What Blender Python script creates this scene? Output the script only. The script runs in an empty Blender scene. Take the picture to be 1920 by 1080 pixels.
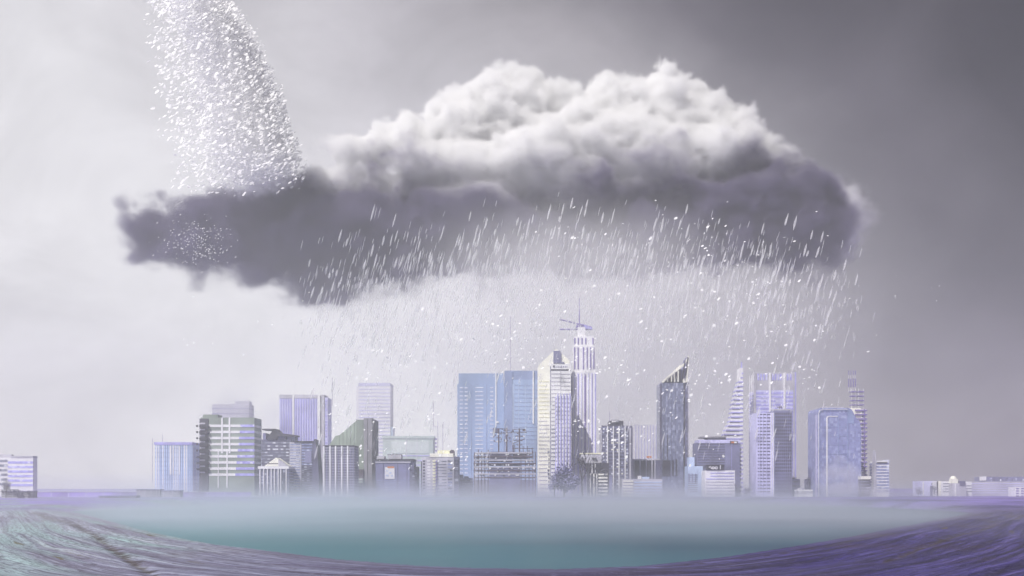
import bpy, bmesh, math, random
import numpy as np
from mathutils import Vector, Matrix

# ------------------------------------------------------------------ camera, world, sun, exposure
S = bpy.context.scene
COL = S.collection
R = math.radians
CAMH = 16.0          # camera height above the lake
HOR = 916.0          # horizon row in the 1920x1080 picture
cam = bpy.data.cameras.new('camera'); camo = bpy.data.objects.new('camera', cam); COL.objects.link(camo)
camo.location = (0, 0, CAMH); camo.rotation_euler = (R(90), 0, 0)
cam.lens = 36.0; cam.sensor_width = 36.0; cam.shift_y = (HOR-540)/1920.0
cam.clip_start = 0.5; cam.clip_end = 30000
S.camera = camo
S.view_settings.view_transform = 'Standard'; S.view_settings.look = 'None'
S.view_settings.gamma = 1.0; S.view_settings.exposure = 0.0
S.cycles.use_denoising = True
S.cycles.volume_bounces = 8; S.cycles.max_bounces = 8; S.cycles.diffuse_bounces = 2; S.cycles.glossy_bounces = 3
S.cycles.transparent_max_bounces = 80
S.cycles.volume_step_rate = 3.0; S.cycles.volume_max_steps = 1024
S.cycles.use_adaptive_sampling = True; S.cycles.adaptive_threshold = 0.02

SUN_EL, SUN_AZ = R(50), R(218)          # azimuth clockwise from +Y (north): behind the camera, to its left
sl = bpy.data.lights.new('sun', 'SUN'); sl.energy = 4.8; sl.angle = R(1.0); sl.color = (1.0, 0.965, 0.925)
so = bpy.data.objects.new('sun', sl); COL.objects.link(so)
sdir = Vector((math.sin(SUN_AZ)*math.cos(SUN_EL), math.cos(SUN_AZ)*math.cos(SUN_EL), math.sin(SUN_EL)))
so.rotation_euler = sdir.to_track_quat('Z', 'Y').to_euler()

def make_world():
    w = bpy.data.worlds.new('World'); S.world = w; w.use_nodes = True
    nt = w.node_tree; nt.nodes.clear(); N = nt.nodes.new; L = nt.links.new
    out = N('ShaderNodeOutputWorld'); bg = N('ShaderNodeBackground'); L(bg.outputs[0], out.inputs[0])
    tc = N('ShaderNodeTexCoord'); sep = N('ShaderNodeSeparateXYZ'); L(tc.outputs['Generated'], sep.inputs[0])
    def math_(op, a, b=None, c=None):
        m = N('ShaderNodeMath'); m.operation = op
        for i, v in enumerate((a, b, c)):
            if v is None: continue
            if isinstance(v, (int, float)): m.inputs[i].default_value = v
            else: L(v, m.inputs[i])
        return m.outputs[0]
    az = math_('MULTIPLY', sep.outputs[0], 1.05)             # brightness runs west to east
    # broad cloud deck: bright in the west, storm-dark in the east
    mp = N('ShaderNodeMapping'); L(tc.outputs['Generated'], mp.inputs[0])
    mp.inputs['Scale'].default_value = (2.2, 2.2, 3.2); mp.inputs['Rotation'].default_value = (0, R(25), 0)
    n1 = N('ShaderNodeTexNoise'); L(mp.outputs[0], n1.inputs[0]); n1.inputs['Scale'].default_value = 1.6
    n1.inputs['Detail'].default_value = 5; n1.inputs['Roughness'].default_value = 0.48; n1.inputs['Distortion'].default_value = 0.5
    nz = math_('SUBTRACT', n1.outputs[0], 0.5)
    a1 = math_('MULTIPLY_ADD', nz, 0.36, az)                           # break the gradient's edge up
    el = sep.outputs[2]
    a2 = math_('MULTIPLY_ADD', el, 1.1, a1)                           # darker with height on the east
    a3 = math_('SUBTRACT', a2, 0.0)
    t = N('ShaderNodeMapRange'); L(a3, t.inputs[0]); t.inputs[1].default_value = -0.2; t.inputs[2].default_value = 1.0
    cr = N('ShaderNodeValToRGB'); L(t.outputs[0], cr.inputs[0]); e = cr.color_ramp.elements
    e[0].position = 0.0; e[0].color = (0.81, 0.795, 0.82, 1)
    e[1].position = 1.0; e[1].color = (0.018, 0.015, 0.022, 1)
    for p, c in ((0.167, (0.78, 0.765, 0.795)), (0.425, (0.50, 0.475, 0.515)), (0.558, (0.345, 0.32, 0.35)), (0.65, (0.205, 0.187, 0.213)), (0.73, (0.112, 0.099, 0.120)), (0.84, (0.040, 0.033, 0.043))):
        x = e.new(p); x.color = (*c, 1)
    mpb = N('ShaderNodeMapping'); L(tc.outputs['Generated'], mpb.inputs[0]); mpb.inputs['Scale'].default_value = (1, 1, 1.5); mpb.inputs['Rotation'].default_value = (0, R(-35), 0)
    n2_ = N('ShaderNodeTexNoise'); L(mpb.outputs[0], n2_.inputs[0]); n2_.inputs['Scale'].default_value = 5.5; n2_.inputs['Detail'].default_value = 7; n2_.inputs['Roughness'].default_value = 0.55; n2_.inputs['Distortion'].default_value = .6
    mot = N('ShaderNodeMapRange'); L(n2_.outputs[0], mot.inputs[0]); mot.inputs[1].default_value = .3; mot.inputs[2].default_value = .7; mot.inputs[3].default_value = .82; mot.inputs[4].default_value = 1.16
    mm = N('ShaderNodeMixRGB'); mm.blend_type = 'MULTIPLY'; mm.inputs[0].default_value = 1; L(cr.outputs[0], mm.inputs[1]); L(mot.outputs[0], mm.inputs[2])
    # clear-air sky seen thinly through the deck
    sky = N('ShaderNodeTexSky'); sky.sky_type = 'NISHITA'; sky.sun_disc = False
    sky.sun_elevation = SUN_EL; sky.sun_rotation = SUN_AZ; sky.air_density = 1.2; sky.dust_density = 3.0
    mul = N('ShaderNodeMixRGB'); mul.blend_type = 'MULTIPLY'; mul.inputs[0].default_value = 1
    mul.inputs[2].default_value = (0.006, 0.006, 0.006, 1); L(sky.outputs[0], mul.inputs[1])
    add = N('ShaderNodeMixRGB'); add.blend_type = 'ADD'; add.inputs[0].default_value = 1
    ad2 = N('ShaderNodeVectorMath'); ad2.operation = 'DISTANCE'; L(tc.outputs['Generated'], ad2.inputs[0]); ad2.inputs[1].default_value = (-.02, .985, .13)
    gl = N('ShaderNodeMapRange'); gl.interpolation_type = 'SMOOTHSTEP'; L(ad2.outputs['Value'], gl.inputs[0]); gl.inputs[1].default_value = .42; gl.inputs[2].default_value = 0; gl.inputs[3].default_value = 0; gl.inputs[4].default_value = .30
    ga = N('ShaderNodeMixRGB'); ga.blend_type = 'ADD'; ga.inputs[0].default_value = 1; L(mm.outputs[0], ga.inputs[1]); L(gl.outputs[0], ga.inputs[2])   # thin bright gap in the deck beyond the city
    L(ga.outputs[0], add.inputs[1]); L(mul.outputs[0], add.inputs[2])
    L(add.outputs[0], bg.inputs[0]); bg.inputs[1].default_value = 1.0
make_world()

# ------------------------------------------------------------------ helpers
def wx(px, Y): return (px-960.0)/1920.0*Y                 # picture column -> metres at distance Y
def wz(py, Y): return CAMH + (HOR-py)/1920.0*Y            # picture row -> height at distance Y
def tag(o, label=None, cat=None, group=None, kind=None):
    if label: o['label'] = label
    if cat: o['category'] = cat
    if group: o['group'] = group
    if kind: o['kind'] = kind
    return o

MATS = {}
def mat(name, col, rough=0.7, var=0.08, scale=0.06, metal=0.0, spec=0.4, col2=None, stretch=(1, 1, 1), detail=5, bump=0.0):
    """plain procedural material: base colour broken up by noise in object coordinates"""
    if name in MATS: return MATS[name]
    m = bpy.data.materials.new(name); m.use_nodes = True; nt = m.node_tree; N = nt.nodes.new; L = nt.links.new
    b = nt.nodes['Principled BSDF']; b.inputs['Roughness'].default_value = rough; b.inputs['Metallic'].default_value = metal
    b.inputs['Specular IOR Level'].default_value = spec
    g = N('ShaderNodeNewGeometry'); mp = N('ShaderNodeMapping'); L(g.outputs['Position'], mp.inputs[0]); mp.inputs['Scale'].default_value = stretch
    n = N('ShaderNodeTexNoise'); L(mp.outputs[0], n.inputs[0]); n.inputs['Scale'].default_value = scale; n.inputs['Detail'].default_value = detail
    cr = N('ShaderNodeValToRGB'); L(n.outputs[0], cr.inputs[0])
    c2 = col2 or tuple(max(0, c*(1-var*3)) for c in col)
    c1 = col if col2 else tuple(min(1, c*(1+var)) for c in col)
    cr.color_ramp.elements[0].position = 0.3; cr.color_ramp.elements[0].color = (*c2, 1)
    cr.color_ramp.elements[1].position = 0.62; cr.color_ramp.elements[1].color = (*c1, 1)
    L(cr.outputs[0], b.inputs['Base Color'])
    if bump:
        bp = N('ShaderNodeBump'); bp.inputs['Strength'].default_value = bump; L(n.outputs[0], bp.inputs['Height']); L(bp.outputs[0], b.inputs['Normal'])
    MATS[name] = m
    return m

def vol_mat(name, color, dens, aniso=0.2, attr='density'):
    m = bpy.data.materials.new(name); m.use_nodes = True; nt = m.node_tree; nt.nodes.clear()
    out = nt.nodes.new('ShaderNodeOutputMaterial'); v = nt.nodes.new('ShaderNodeVolumePrincipled')
    v.inputs['Color'].default_value = (*color, 1); v.inputs['Density'].default_value = dens
    v.inputs['Density Attribute'].default_value = attr or ''
    v.inputs['Anisotropy'].default_value = aniso
    nt.links.new(v.outputs[0], out.inputs['Volume'])
    return m

# ---- voxel volumes: a density grid computed here, handed to the Volume Cube node
def vnoise(shape, cells, rng):
    """smooth value noise; cells = lattice cell size in voxels for each axis"""
    a = None
    dims = [int(math.ceil(s/c))+2 for s, c in zip(shape, cells)]
    a = rng.random(dims).astype(np.float32)
    for ax in range(3):
        x = (np.arange(shape[ax], dtype=np.float32)+0.37)/cells[ax]
        i = x.astype(int); f = x-i; f = f*f*(3-2*f)
        sh = [1, 1, 1]; sh[ax] = -1
        f = f.reshape(sh)
        a = np.take(a, i, ax)*(1-f)+np.take(a, i+1, ax)*f
    return a
def fbm(shape, cells, rng, octv=4, gain=0.5, billow=False):
    out = np.zeros(shape, np.float32); amp = 1; tot = 0
    for k in range(octv):
        cs = [max(1.01, c/2**k) for c in cells]
        n = vnoise(shape, cs, rng)
        if billow: n = np.abs(n*2-1)
        out += amp*n; tot += amp; amp *= gain
    return out/tot

def volume_object(name, lo, hi, dens, material):
    """dens: float32 array [nx,ny,nz] filling the box lo..hi"""
    nx, ny, nz = dens.shape
    me = bpy.data.meshes.new(name+'_grid'); me.vertices.add(nx*ny*nz)
    at = me.attributes.new('dens', 'FLOAT', 'POINT'); at.data.foreach_set('value', np.ascontiguousarray(dens, np.float32).ravel())
    o = bpy.data.objects.new(name, me); COL.objects.link(o)
    g = bpy.data.node_groups.new(name+'_nodes', 'GeometryNodeTree')
    g.interface.new_socket('Geometry', in_out='INPUT', socket_type='NodeSocketGeometry')
    g.interface.new_socket('Geometry', in_out='OUTPUT', socket_type='NodeSocketGeometry')
    N = g.nodes.new; L = g.links.new
    gi = N('NodeGroupInput'); go = N('NodeGroupOutput')
    vc = N('GeometryNodeVolumeCube'); vc.inputs['Min'].default_value = lo; vc.inputs['Max'].default_value = hi
    vc.inputs['Resolution X'].default_value = nx; vc.inputs['Resolution Y'].default_value = ny; vc.inputs['Resolution Z'].default_value = nz
    vc.inputs['Background'].default_value = 0.0
    pos = N('GeometryNodeInputPosition'); sub = N('ShaderNodeVectorMath'); sub.operation = 'SUBTRACT'
    L(pos.outputs[0], sub.inputs[0]); sub.inputs[1].default_value = lo
    mul = N('ShaderNodeVectorMath'); mul.operation = 'MULTIPLY'; L(sub.outputs[0], mul.inputs[0])
    mul.inputs[1].default_value = tuple((n-1)/(h-l) for n, h, l in zip((nx, ny, nz), hi, lo))
    sep = N('ShaderNodeSeparateXYZ'); L(mul.outputs[0], sep.inputs[0])
    def im(op, a, b, c=None):
        m = N('FunctionNodeIntegerMath'); m.operation = op
        for i, v in enumerate((a, b, c)):
            if v is None: continue
            if isinstance(v, int): m.inputs[i].default_value = v
            else: L(v, m.inputs[i])
        return m.outputs[0]
    def rnd(s, n):
        f = N('FunctionNodeFloatToInt'); f.rounding_mode = 'ROUND'; L(s, f.inputs[0])
        return im('MINIMUM', im('MAXIMUM', f.outputs[0], 0), n-1)
    ix, iy, iz = rnd(sep.outputs[0], nx), rnd(sep.outputs[1], ny), rnd(sep.outputs[2], nz)
    idx = im('ADD', im('MULTIPLY', im('ADD', im('MULTIPLY', ix, ny), iy), nz), iz)
    na = N('GeometryNodeInputNamedAttribute'); na.data_type = 'FLOAT'; na.inputs['Name'].default_value = 'dens'
    si = N('GeometryNodeSampleIndex'); si.data_type = 'FLOAT'; si.domain = 'POINT'
    L(gi.outputs[0], si.inputs['Geometry'])
    L(na.outputs[0], [s for s in si.inputs if s.name == 'Value' and s.enabled][0]); L(idx, si.inputs['Index'])
    L([s for s in si.outputs if s.enabled][0], vc.inputs['Density'])
    sm = N('GeometryNodeSetMaterial'); sm.inputs['Material'].default_value = material
    L(vc.outputs[0], sm.inputs[0]); L(sm.outputs[0], go.inputs[0])
    md = o.modifiers.new('volume', 'NODES'); md.node_group = g
    me.materials.append(material)
    return o
# ------------------------------------------------------------------ the storm cloud over the city
def smooth_(x, a, b):
    t = np.clip((x-a)/(b-a), 0, 1); return t*t*(3-2*t)
def build_cloud():
    rng = np.random.default_rng(7); rr = random.Random(11)
    Y0 = 1750.0; k = Y0/1920.0
    vox = 3.2
    lo = np.array((wx(200, Y0), Y0-210, wz(600, Y0))); hi = np.array((wx(1680, Y0), Y0+190, wz(85, Y0)))
    shp = tuple(int(v) for v in np.ceil((hi-lo)/vox)); hi = lo+np.array(shp)*vox
    xs = (lo[0]+(np.arange(shp[0])+.5)*vox).astype(np.float32); ys = (lo[1]+(np.arange(shp[1])+.5)*vox).astype(np.float32); zs = (lo[2]+(np.arange(shp[2])+.5)*vox).astype(np.float32)
    sd = np.full(shp, 60.0, np.float32)
    def blob(c, r):
        """ellipsoid (approximate distance) merged in"""
        m = 26.0
        a = [max(0, int((c[i]-r[i]-m-lo[i])/vox)) for i in range(3)]; b = [min(shp[i], int((c[i]+r[i]+m-lo[i])/vox)+1) for i in range(3)]
        if any(b[i] <= a[i] for i in range(3)): return
        X = (xs[a[0]:b[0]]-c[0])[:, None, None]/r[0]; Yv = (ys[a[1]:b[1]]-c[1])[None, :, None]/r[1]; Z = (zs[a[2]:b[2]]-c[2])[None, None, :]/r[2]
        q = np.sqrt(X*X+Yv*Yv+Z*Z); d = (q-1)*min(r)*1.0
        s = sd[a[0]:b[0], a[1]:b[1], a[2]:b[2]]
        h = np.clip(0.5+0.5*(s-d)/9.0, 0, 1)
        sd[a[0]:b[0], a[1]:b[1], a[2]:b[2]] = s*(1-h)+d*h-9.0*h*(1-h)*0.5
    top = [(655,292,48,34,-20),(700,283,52,40,0),(770,270,70,50,0),(838,222,52,44,10),(872,200,38,30,0),(870,260,80,65,10),(935,190,55,46,10),(972,160,44,32,0),(1015,172,42,32,20),
           (960,250,85,80,30),(1055,205,60,48,20),(1130,190,50,40,20),(1165,210,62,50,0),(1232,166,50,38,0),(1278,190,45,38,10),(1320,225,58,48,10),(1250,230,75,65,0),
           (1365,255,58,46,10),(1410,290,58,44,10),(1450,315,55,42,10),(1330,300,90,65,-10),(1495,340,46,34,10),(1240,320,90,70,-10),(1120,290,110,90,20),(1000,320,110,80,0),(860,320,110,60,0),(1550,352,48,34,40),(1590,380,44,36,50)]
    front = [(900,320,75,52,-60),(975,318,70,50,-66),(1022,296,34,34,-84),(800,330,60,42,-50),(1180,340,75,45,-50),(1090,370,80,45,-55)]
    deck = [(285,432,60,50,0),(350,446,80,58,-10),(430,456,90,60,-20),(500,470,80,60,-20),(915,390,60,30,-75),(850,392,60,28,-65),(520,375,60,36,0),(600,352,70,40,0),(660,360,80,46,0),(450,395,70,34,0),(390,400,60,34,0),(740,370,80,50,0),(1300,400,80,50,0),(620,470,90,70,-50),(680,470,90,70,-55),(1400,410,90,60,-45),(1470,400,80,52,-45),(275,420,34,34,0),(330,432,62,46,0),(400,440,80,50,-20),(480,425,90,62,0),(560,400,80,50,0),(570,462,80,55,-30),(640,498,85,62,-40),(720,505,85,50,-30),(610,528,66,38,-30),(690,530,70,34,-30),(560,500,50,44,-20),(700,420,100,60,0),(790,470,95,50,-20),
            (850,440,110,62,0),(960,450,110,64,0),(1080,455,110,60,0),(1190,450,110,64,0),(1290,440,90,66,0),(1370,440,80,66,-30),(1440,440,85,66,-40),(1510,430,70,60,-30),(1560,440,50,42,0),(1490,480,60,34,-20),(1610,440,34,32,30),(1230,500,60,26,0),(930,505,60,26,0)]
    def grow(c, r, n, f, up):
        blob(c, r)
        for _ in range(n):
            th = rr.uniform(0, 2*math.pi); cz = rr.uniform(-0.25 if up else -0.9, 0.97); s = math.sqrt(1-cz*cz)
            d = (s*math.cos(th), s*math.sin(th), cz)
            q = f*rr.uniform(.7, 1.25)
            rb = min(r)*q
            c2 = tuple(c[i]+d[i]*r[i]*.88 for i in range(3))
            blob(c2, (rb, rb, rb*.85))
            for _ in range(5 if up else 2):
                th = rr.uniform(0, 2*math.pi); cz = rr.uniform(-.2, .97); s = math.sqrt(1-cz*cz)
                rc = rb*rr.uniform(.3, .5)
                c3 = (c2[0]+s*math.cos(th)*rb*.9, c2[1]+s*math.sin(th)*rb*.9, c2[2]+cz*rb*.8)
                blob(c3, (rc, rc, rc*.9))
    for lst, up, n in ((top, 1, 16), (front, 1, 12), (deck, 0, 12)):
        for px, py, rx, rz, dy in lst:
            ry = 0.5*(rx+rz)*k*(1.25 if lst is not front else .8)
            grow((wx(px, Y0), Y0+dy, wz(py, Y0)), (rx*k, ry, rz*k), n, .42, up)
    Zn = ((zs-wz(520, Y0))/(wz(250, Y0)-wz(520, Y0)))[None, None, :]      # 0 at the base, 1 well up
    Zc = np.clip(Zn, 0, 1)
    bil = fbm(shp, (17, 17, 14), rng, 5, .6, True)
    soft = fbm(shp, (40, 34, 22), rng, 6, .62); lump = fbm(shp, (34, 34, 24), rng, 3, .5, True)
    fine = fbm(shp, (7, 7, 6), rng, 3, .6)
    sd += (bil-.34)*(44-8*Zc) + (lump-.36)*46*(1-Zc) + (soft-.5)*(105*(1-Zc)+30*Zc) + (fine-.5)*17-6*(1-Zc)
    edge = 7+20*(1-Zc)
    d = np.clip(-sd/edge, 0, 1)
    d = d*(0.25+0.75*d)*(.35+.65*Zc+.8*(1-Zc)*np.clip(soft*2.2-.45, 0, 1.4))
    # thin veil hanging round the dense body
    veil = np.clip((26-sd)/50, 0, 1)**2*np.clip(soft*2.6-1.0, 0, 1)*(.05+.10*(1-Zc))
    d = np.maximum(d, veil).astype(np.float32)
    for ax, n in enumerate(shp):                                            # fade out at the grid's own faces
        w = np.clip(np.minimum(np.arange(n), np.arange(n)[::-1])/6.0, 0, 1).astype(np.float32)
        sh = [1, 1, 1]; sh[ax] = -1; d *= w.reshape(sh)
    d[d < .002] = 0
    # near-white heads above; the rain deck's dark albedo paints in its underside shade
    wob = (soft-.5)*.9+(bil-.36)*.5
    X = ((xs-wx(960, Y0))/k+960)[:, None, None]
    row0 = (HOR-(zs-CAMH)/k)[None, None, :]
    d = d*smooth_(X, 205, 245)*(1-.7*smooth_(X+(row0-400)*.5, 1490, 1620)); d[d < .002] = 0
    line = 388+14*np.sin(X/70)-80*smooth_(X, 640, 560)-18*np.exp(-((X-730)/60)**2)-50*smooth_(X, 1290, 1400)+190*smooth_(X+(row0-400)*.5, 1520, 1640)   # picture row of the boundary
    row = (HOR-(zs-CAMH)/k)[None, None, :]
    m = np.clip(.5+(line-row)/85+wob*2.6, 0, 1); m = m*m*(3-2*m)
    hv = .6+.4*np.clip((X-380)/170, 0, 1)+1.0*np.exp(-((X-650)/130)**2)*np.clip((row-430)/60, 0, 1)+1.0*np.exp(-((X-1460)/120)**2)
    o = volume_object('cumulus_cloud', tuple(lo), tuple(hi), (d*m).astype(np.float32), vol_mat('cloud_vapour', (0.99, 0.99, 0.995), 0.10, 0.1))
    tag(o, 'bright white billowing cumulus heads rising out of the dark storm cloud', 'cloud', kind='stuff')
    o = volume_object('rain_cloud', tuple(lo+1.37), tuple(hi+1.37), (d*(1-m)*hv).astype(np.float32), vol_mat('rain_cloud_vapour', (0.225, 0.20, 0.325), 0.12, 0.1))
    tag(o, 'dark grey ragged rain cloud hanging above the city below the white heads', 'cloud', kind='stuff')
build_cloud()
# ------------------------------------------------------------------ snow plume, rain and sleet
def smooth_(x, a, b):
    t = np.clip((x-a)/(b-a), 0, 1); return t*t*(3-2*t)
def build_plume():
    rng = np.random.default_rng(3)
    Y0 = 1560.0; k = Y0/1920.0; vox = 2.3
    lo = np.array((wx(250, Y0), Y0-55, wz(410, Y0))); hi = np.array((wx(590, Y0), Y0+55, wz(-60, Y0)))
    shp = tuple(int(v) for v in np.ceil((hi-lo)/vox)); hi = lo+np.array(shp)*vox
    X = (((lo[0]+(np.arange(shp[0])+.5)*vox)/k)+960)[:, None, None]
    Yd = ((np.arange(shp[1])+.5)/shp[1]*2-1)[None, :, None]
    Z = (HOR-((lo[2]+(np.arange(shp[2])+.5)*vox)-CAMH)/k)[None, None, :]
    t = np.clip(Z/350.0, -.2, 1.05)                                # 0 at the top of the picture, 1 at the cloud
    xr = 404+156*np.clip(t, 0, 1)**.62+np.minimum(t, 0)*60               # right-hand edge
    xl = 262+55*t
    u = (X-xl)/(xr-xl)                                             # 0 left, 1 right
    edge = np.clip((xr-X)/34, 0, 1)*np.clip((X-xl)/40, 0, 1)*np.clip(1.15-np.abs(Yd), 0, 1)
    flk = fbm(shp, (2.9, 3.2, 3.2), rng, 1)
    clump = fbm(shp, (16, 16, 20), rng, 3)
    thr = .88-.36*np.clip(u, 0, 1)**1.1-(clump-.5)*.5
    d = np.clip((flk-thr)*7, 0, 1)*edge
    low = np.clip((385-40*np.clip((X-300)/260, 0, 1)-Z+fbm(shp, (14, 14, 12), rng, 3)*50-25)/30, 0, 1)
    d = (d*.5+.35*smooth_(u, .3, .9)*np.clip(.35+flk*1.2, 0, 1)*edge)*low
    d = d.astype(np.float32); d[:, :, -1] = 0; d[d < .003] = 0
    o = volume_object('snow_plume', tuple(lo), tuple(hi), d, vol_mat('snow_flurry', (1, 1, 1), 0.12, 0.0))
    tag(o, 'tall white curving plume of snow pouring down onto the left end of the storm cloud', 'snow', kind='stuff')
build_plume()
def build_flakes():
    r = random.Random(17); it = []
    while len(it) < 12000:
        py = r.uniform(-40, 372); t = py/350; tc = min(1, max(0, t))
        xr = 412+156*tc**.62+min(t, 0)*60; xl = 262+62*t; u = r.betavariate(2.4, 1.2)*1.08-.04
        if u < -.05: continue
        px = xl+(xr-xl)*u+r.gauss(0, 6)
        if py > 362-40*u+r.gauss(0, 12): continue
        Y = r.uniform(1500, 1610); s = Y/1920; q = r.choice((1.5, 2.0, 2.6, 3.2, 3.9))*s
        it.append(((wx(px, Y), Y, wz(py, Y)), q*r.uniform(1, 1.6), q, r.uniform(-1.2, 1.2)))
    for _ in range(300):                                             # a few blown out over the cloud's left end
        px, py = r.gauss(370, 34), r.gauss(452, 24); Y = r.uniform(1500, 1590); s = Y/1920
        it.append(((wx(px, Y), Y, wz(py, Y)), 1.5*s*r.uniform(.6, 1.3), 1.1*s, r.uniform(-1, 1)))
    tag(plate_mesh('snow_flakes', it, snow_mat('plume_snow', .7), 1), 'thick swarm of big white snowflakes falling in a curving column at the upper left', 'snow', kind='stuff')

def build_rain_veil():
    rng = np.random.default_rng(5)
    Y0 = 1575.0; k = Y0/1920.0; vox = np.array((4.5, 14.0, 7.0))
    lo = np.array((wx(430, Y0), Y0-50, 6.0)); hi = np.array((wx(1720, Y0), Y0+50, wz(350, Y0)))
    shp = tuple(int(v) for v in np.ceil((hi-lo)/vox)); hi = lo+np.array(shp)*vox
    zz = lo[2]+(np.arange(shp[2])+.5)*vox[2]
    X = (((lo[0]+(np.arange(shp[0])+.5)*vox[0])/k)+960)[:, None, None]
    Z = (HOR-(zz-CAMH)/k)[None, None, :]
    # long streaks leaning over to the left on their way down
    base = fbm((shp[0]+60, shp[1], shp[2]), (5, 2.5, 26), rng, 3, .6)
    big = fbm((shp[0]+60, shp[1], shp[2]), (22, 3, 60), rng, 3, .5)
    st = np.empty(shp, np.float32)
    for j in range(shp[2]):
        s = int(round((shp[2]-j)*vox[2]*.26/vox[0])); s = min(s, 59)
        st[:, :, j] = (base[s:s+shp[0], :, j]-.42)*2.2+(big[s:s+shp[0], :, j]-.45)*2
    env = (np.clip((X-480)/300, 0, 1)*np.clip((1680-X)/330, 0, 1)*np.clip((Z-410)/150, 0, 1)+1.3*np.exp(-((X-1060)/210)**2)*np.clip((Z-370)/110, 0, 1))*np.clip((960-Z)/240, 0.15, 1)
    env = env*(1-.75*smooth_(X, 900, 760)*smooth_(Z, 590, 540))*(1-.6*smooth_(X, 1290, 1400)*smooth_(Z, 540, 490))
    d = np.clip(.42+st*.6, 0, 2)*env
    d[d < .01] = 0
    o = volume_object('rain_veil', tuple(lo), tuple(hi), d.astype(np.float32), vol_mat('rain_mist', (1, 1, 1), 0.0065, 0.1))
    tag(o, 'pale slanting veil of rain falling from the storm cloud behind the towers', 'rain', kind='stuff')
build_rain_veil()

def flake_mesh(name, items, mt):
    """items: (position, half length, half width, lean) -> one mesh of small spindle shaped drops"""
    V = []; F = []
    for p, hl, hw, lean in items:
        ax = Vector((math.sin(lean), 0, math.cos(lean))); a = Vector((math.cos(lean), 0, -math.sin(lean))); c = Vector((0, 1, 0)); n = len(V)
        p = Vector(p)
        rings = ((-.72, .62), (.0, 1.0), (.72, .62)); V.append(p-ax*hl)
        for t, w in rings:
            for q in range(5):
                an = q*math.tau/5; V.append(p+ax*hl*t+(a*math.cos(an)+c*math.sin(an))*hw*w)
        V.append(p+ax*hl)
        for q in range(5):
            r = (q+1) % 5
            F.append((n, n+1+r, n+1+q)); F.append((n+16, n+11+q, n+11+r))
            for g in (0, 5): F.append((n+1+g+q, n+1+g+r, n+6+g+r, n+6+g+q))
    me = bpy.data.meshes.new(name); me.from_pydata([tuple(v) for v in V], [], F); me.materials.append(mt)
    for p in me.polygons: p.use_smooth = True
    o = bpy.data.objects.new(name, me); COL.objects.link(o)
    return o
def needle_mesh(name, items, mt):
    """falling needles: two thin tapering blades crossed along the line of fall"""
    V = []; F = []; a1 = Vector((.8, .6, 0)); a2 = Vector((-.5, .8, .33))
    for p, hl, hw, lean in items:
        ax = Vector((math.sin(lean), 0, math.cos(lean))); p = Vector(p)
        for a in (a1, a2):
            u = (a-ax*a.dot(ax)).normalized(); k = len(V)
            for t, w in ((-1, .12), (-.6, .8), (.1, 1), (.6, .7), (1, .1)): V.append(tuple(p+ax*hl*t+u*hw*w)); V.append(tuple(p+ax*hl*t-u*hw*w))
            for q in range(0, 8, 2): F.append((k+q, k+q+1, k+q+3, k+q+2))
    me = bpy.data.meshes.new(name); me.from_pydata(V, [], F); me.materials.append(mt)
    o = bpy.data.objects.new(name, me); COL.objects.link(o); return o
def plate_mesh(name, items, mt, seed):
    """thin ragged snow plates, tumbling about a common lean: (position, half length, half width, _)"""
    r = random.Random(seed); V = []; F = []
    for p, hl, hw, _ in items:
        n = (sdir*1.2+Vector((r.gauss(0, .4), r.gauss(0, .4)-.35, r.gauss(0, .4)))).normalized(); u = n.orthogonal().normalized(); w = n.cross(u); a0 = r.uniform(0, math.tau); k = len(V); p = Vector(p)
        for q in range(8):
            an = a0+q*math.tau/8; e = r.uniform(.72, 1.15); V.append(tuple(p+(u*math.cos(an)*hl+w*math.sin(an)*hw)*e))
        F.append(tuple(range(k, k+8)))
    me = bpy.data.meshes.new(name); me.from_pydata(V, [], F); me.materials.append(mt)
    o = bpy.data.objects.new(name, me); COL.objects.link(o); return o
def snow_mat(name, alpha):
    m = bpy.data.materials.new(name); m.use_nodes = True; nt = m.node_tree; nt.nodes.clear(); N = nt.nodes.new; L = nt.links.new
    out = N('ShaderNodeOutputMaterial'); mx = N('ShaderNodeMixShader'); tr = N('ShaderNodeBsdfTransparent'); d1 = N('ShaderNodeBsdfDiffuse'); d2 = N('ShaderNodeBsdfTranslucent'); ad = N('ShaderNodeMixShader')
    d1.inputs[0].default_value = (.96, .96, .97, 1); d2.inputs[0].default_value = (.96, .96, .97, 1); ad.inputs[0].default_value = .3; mx.inputs[0].default_value = alpha
    L(d1.outputs[0], ad.inputs[1]); L(d2.outputs[0], ad.inputs[2]); L(tr.outputs[0], mx.inputs[1]); L(ad.outputs[0], mx.inputs[2]); L(mx.outputs[0], out.inputs[0])
    return m
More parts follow.
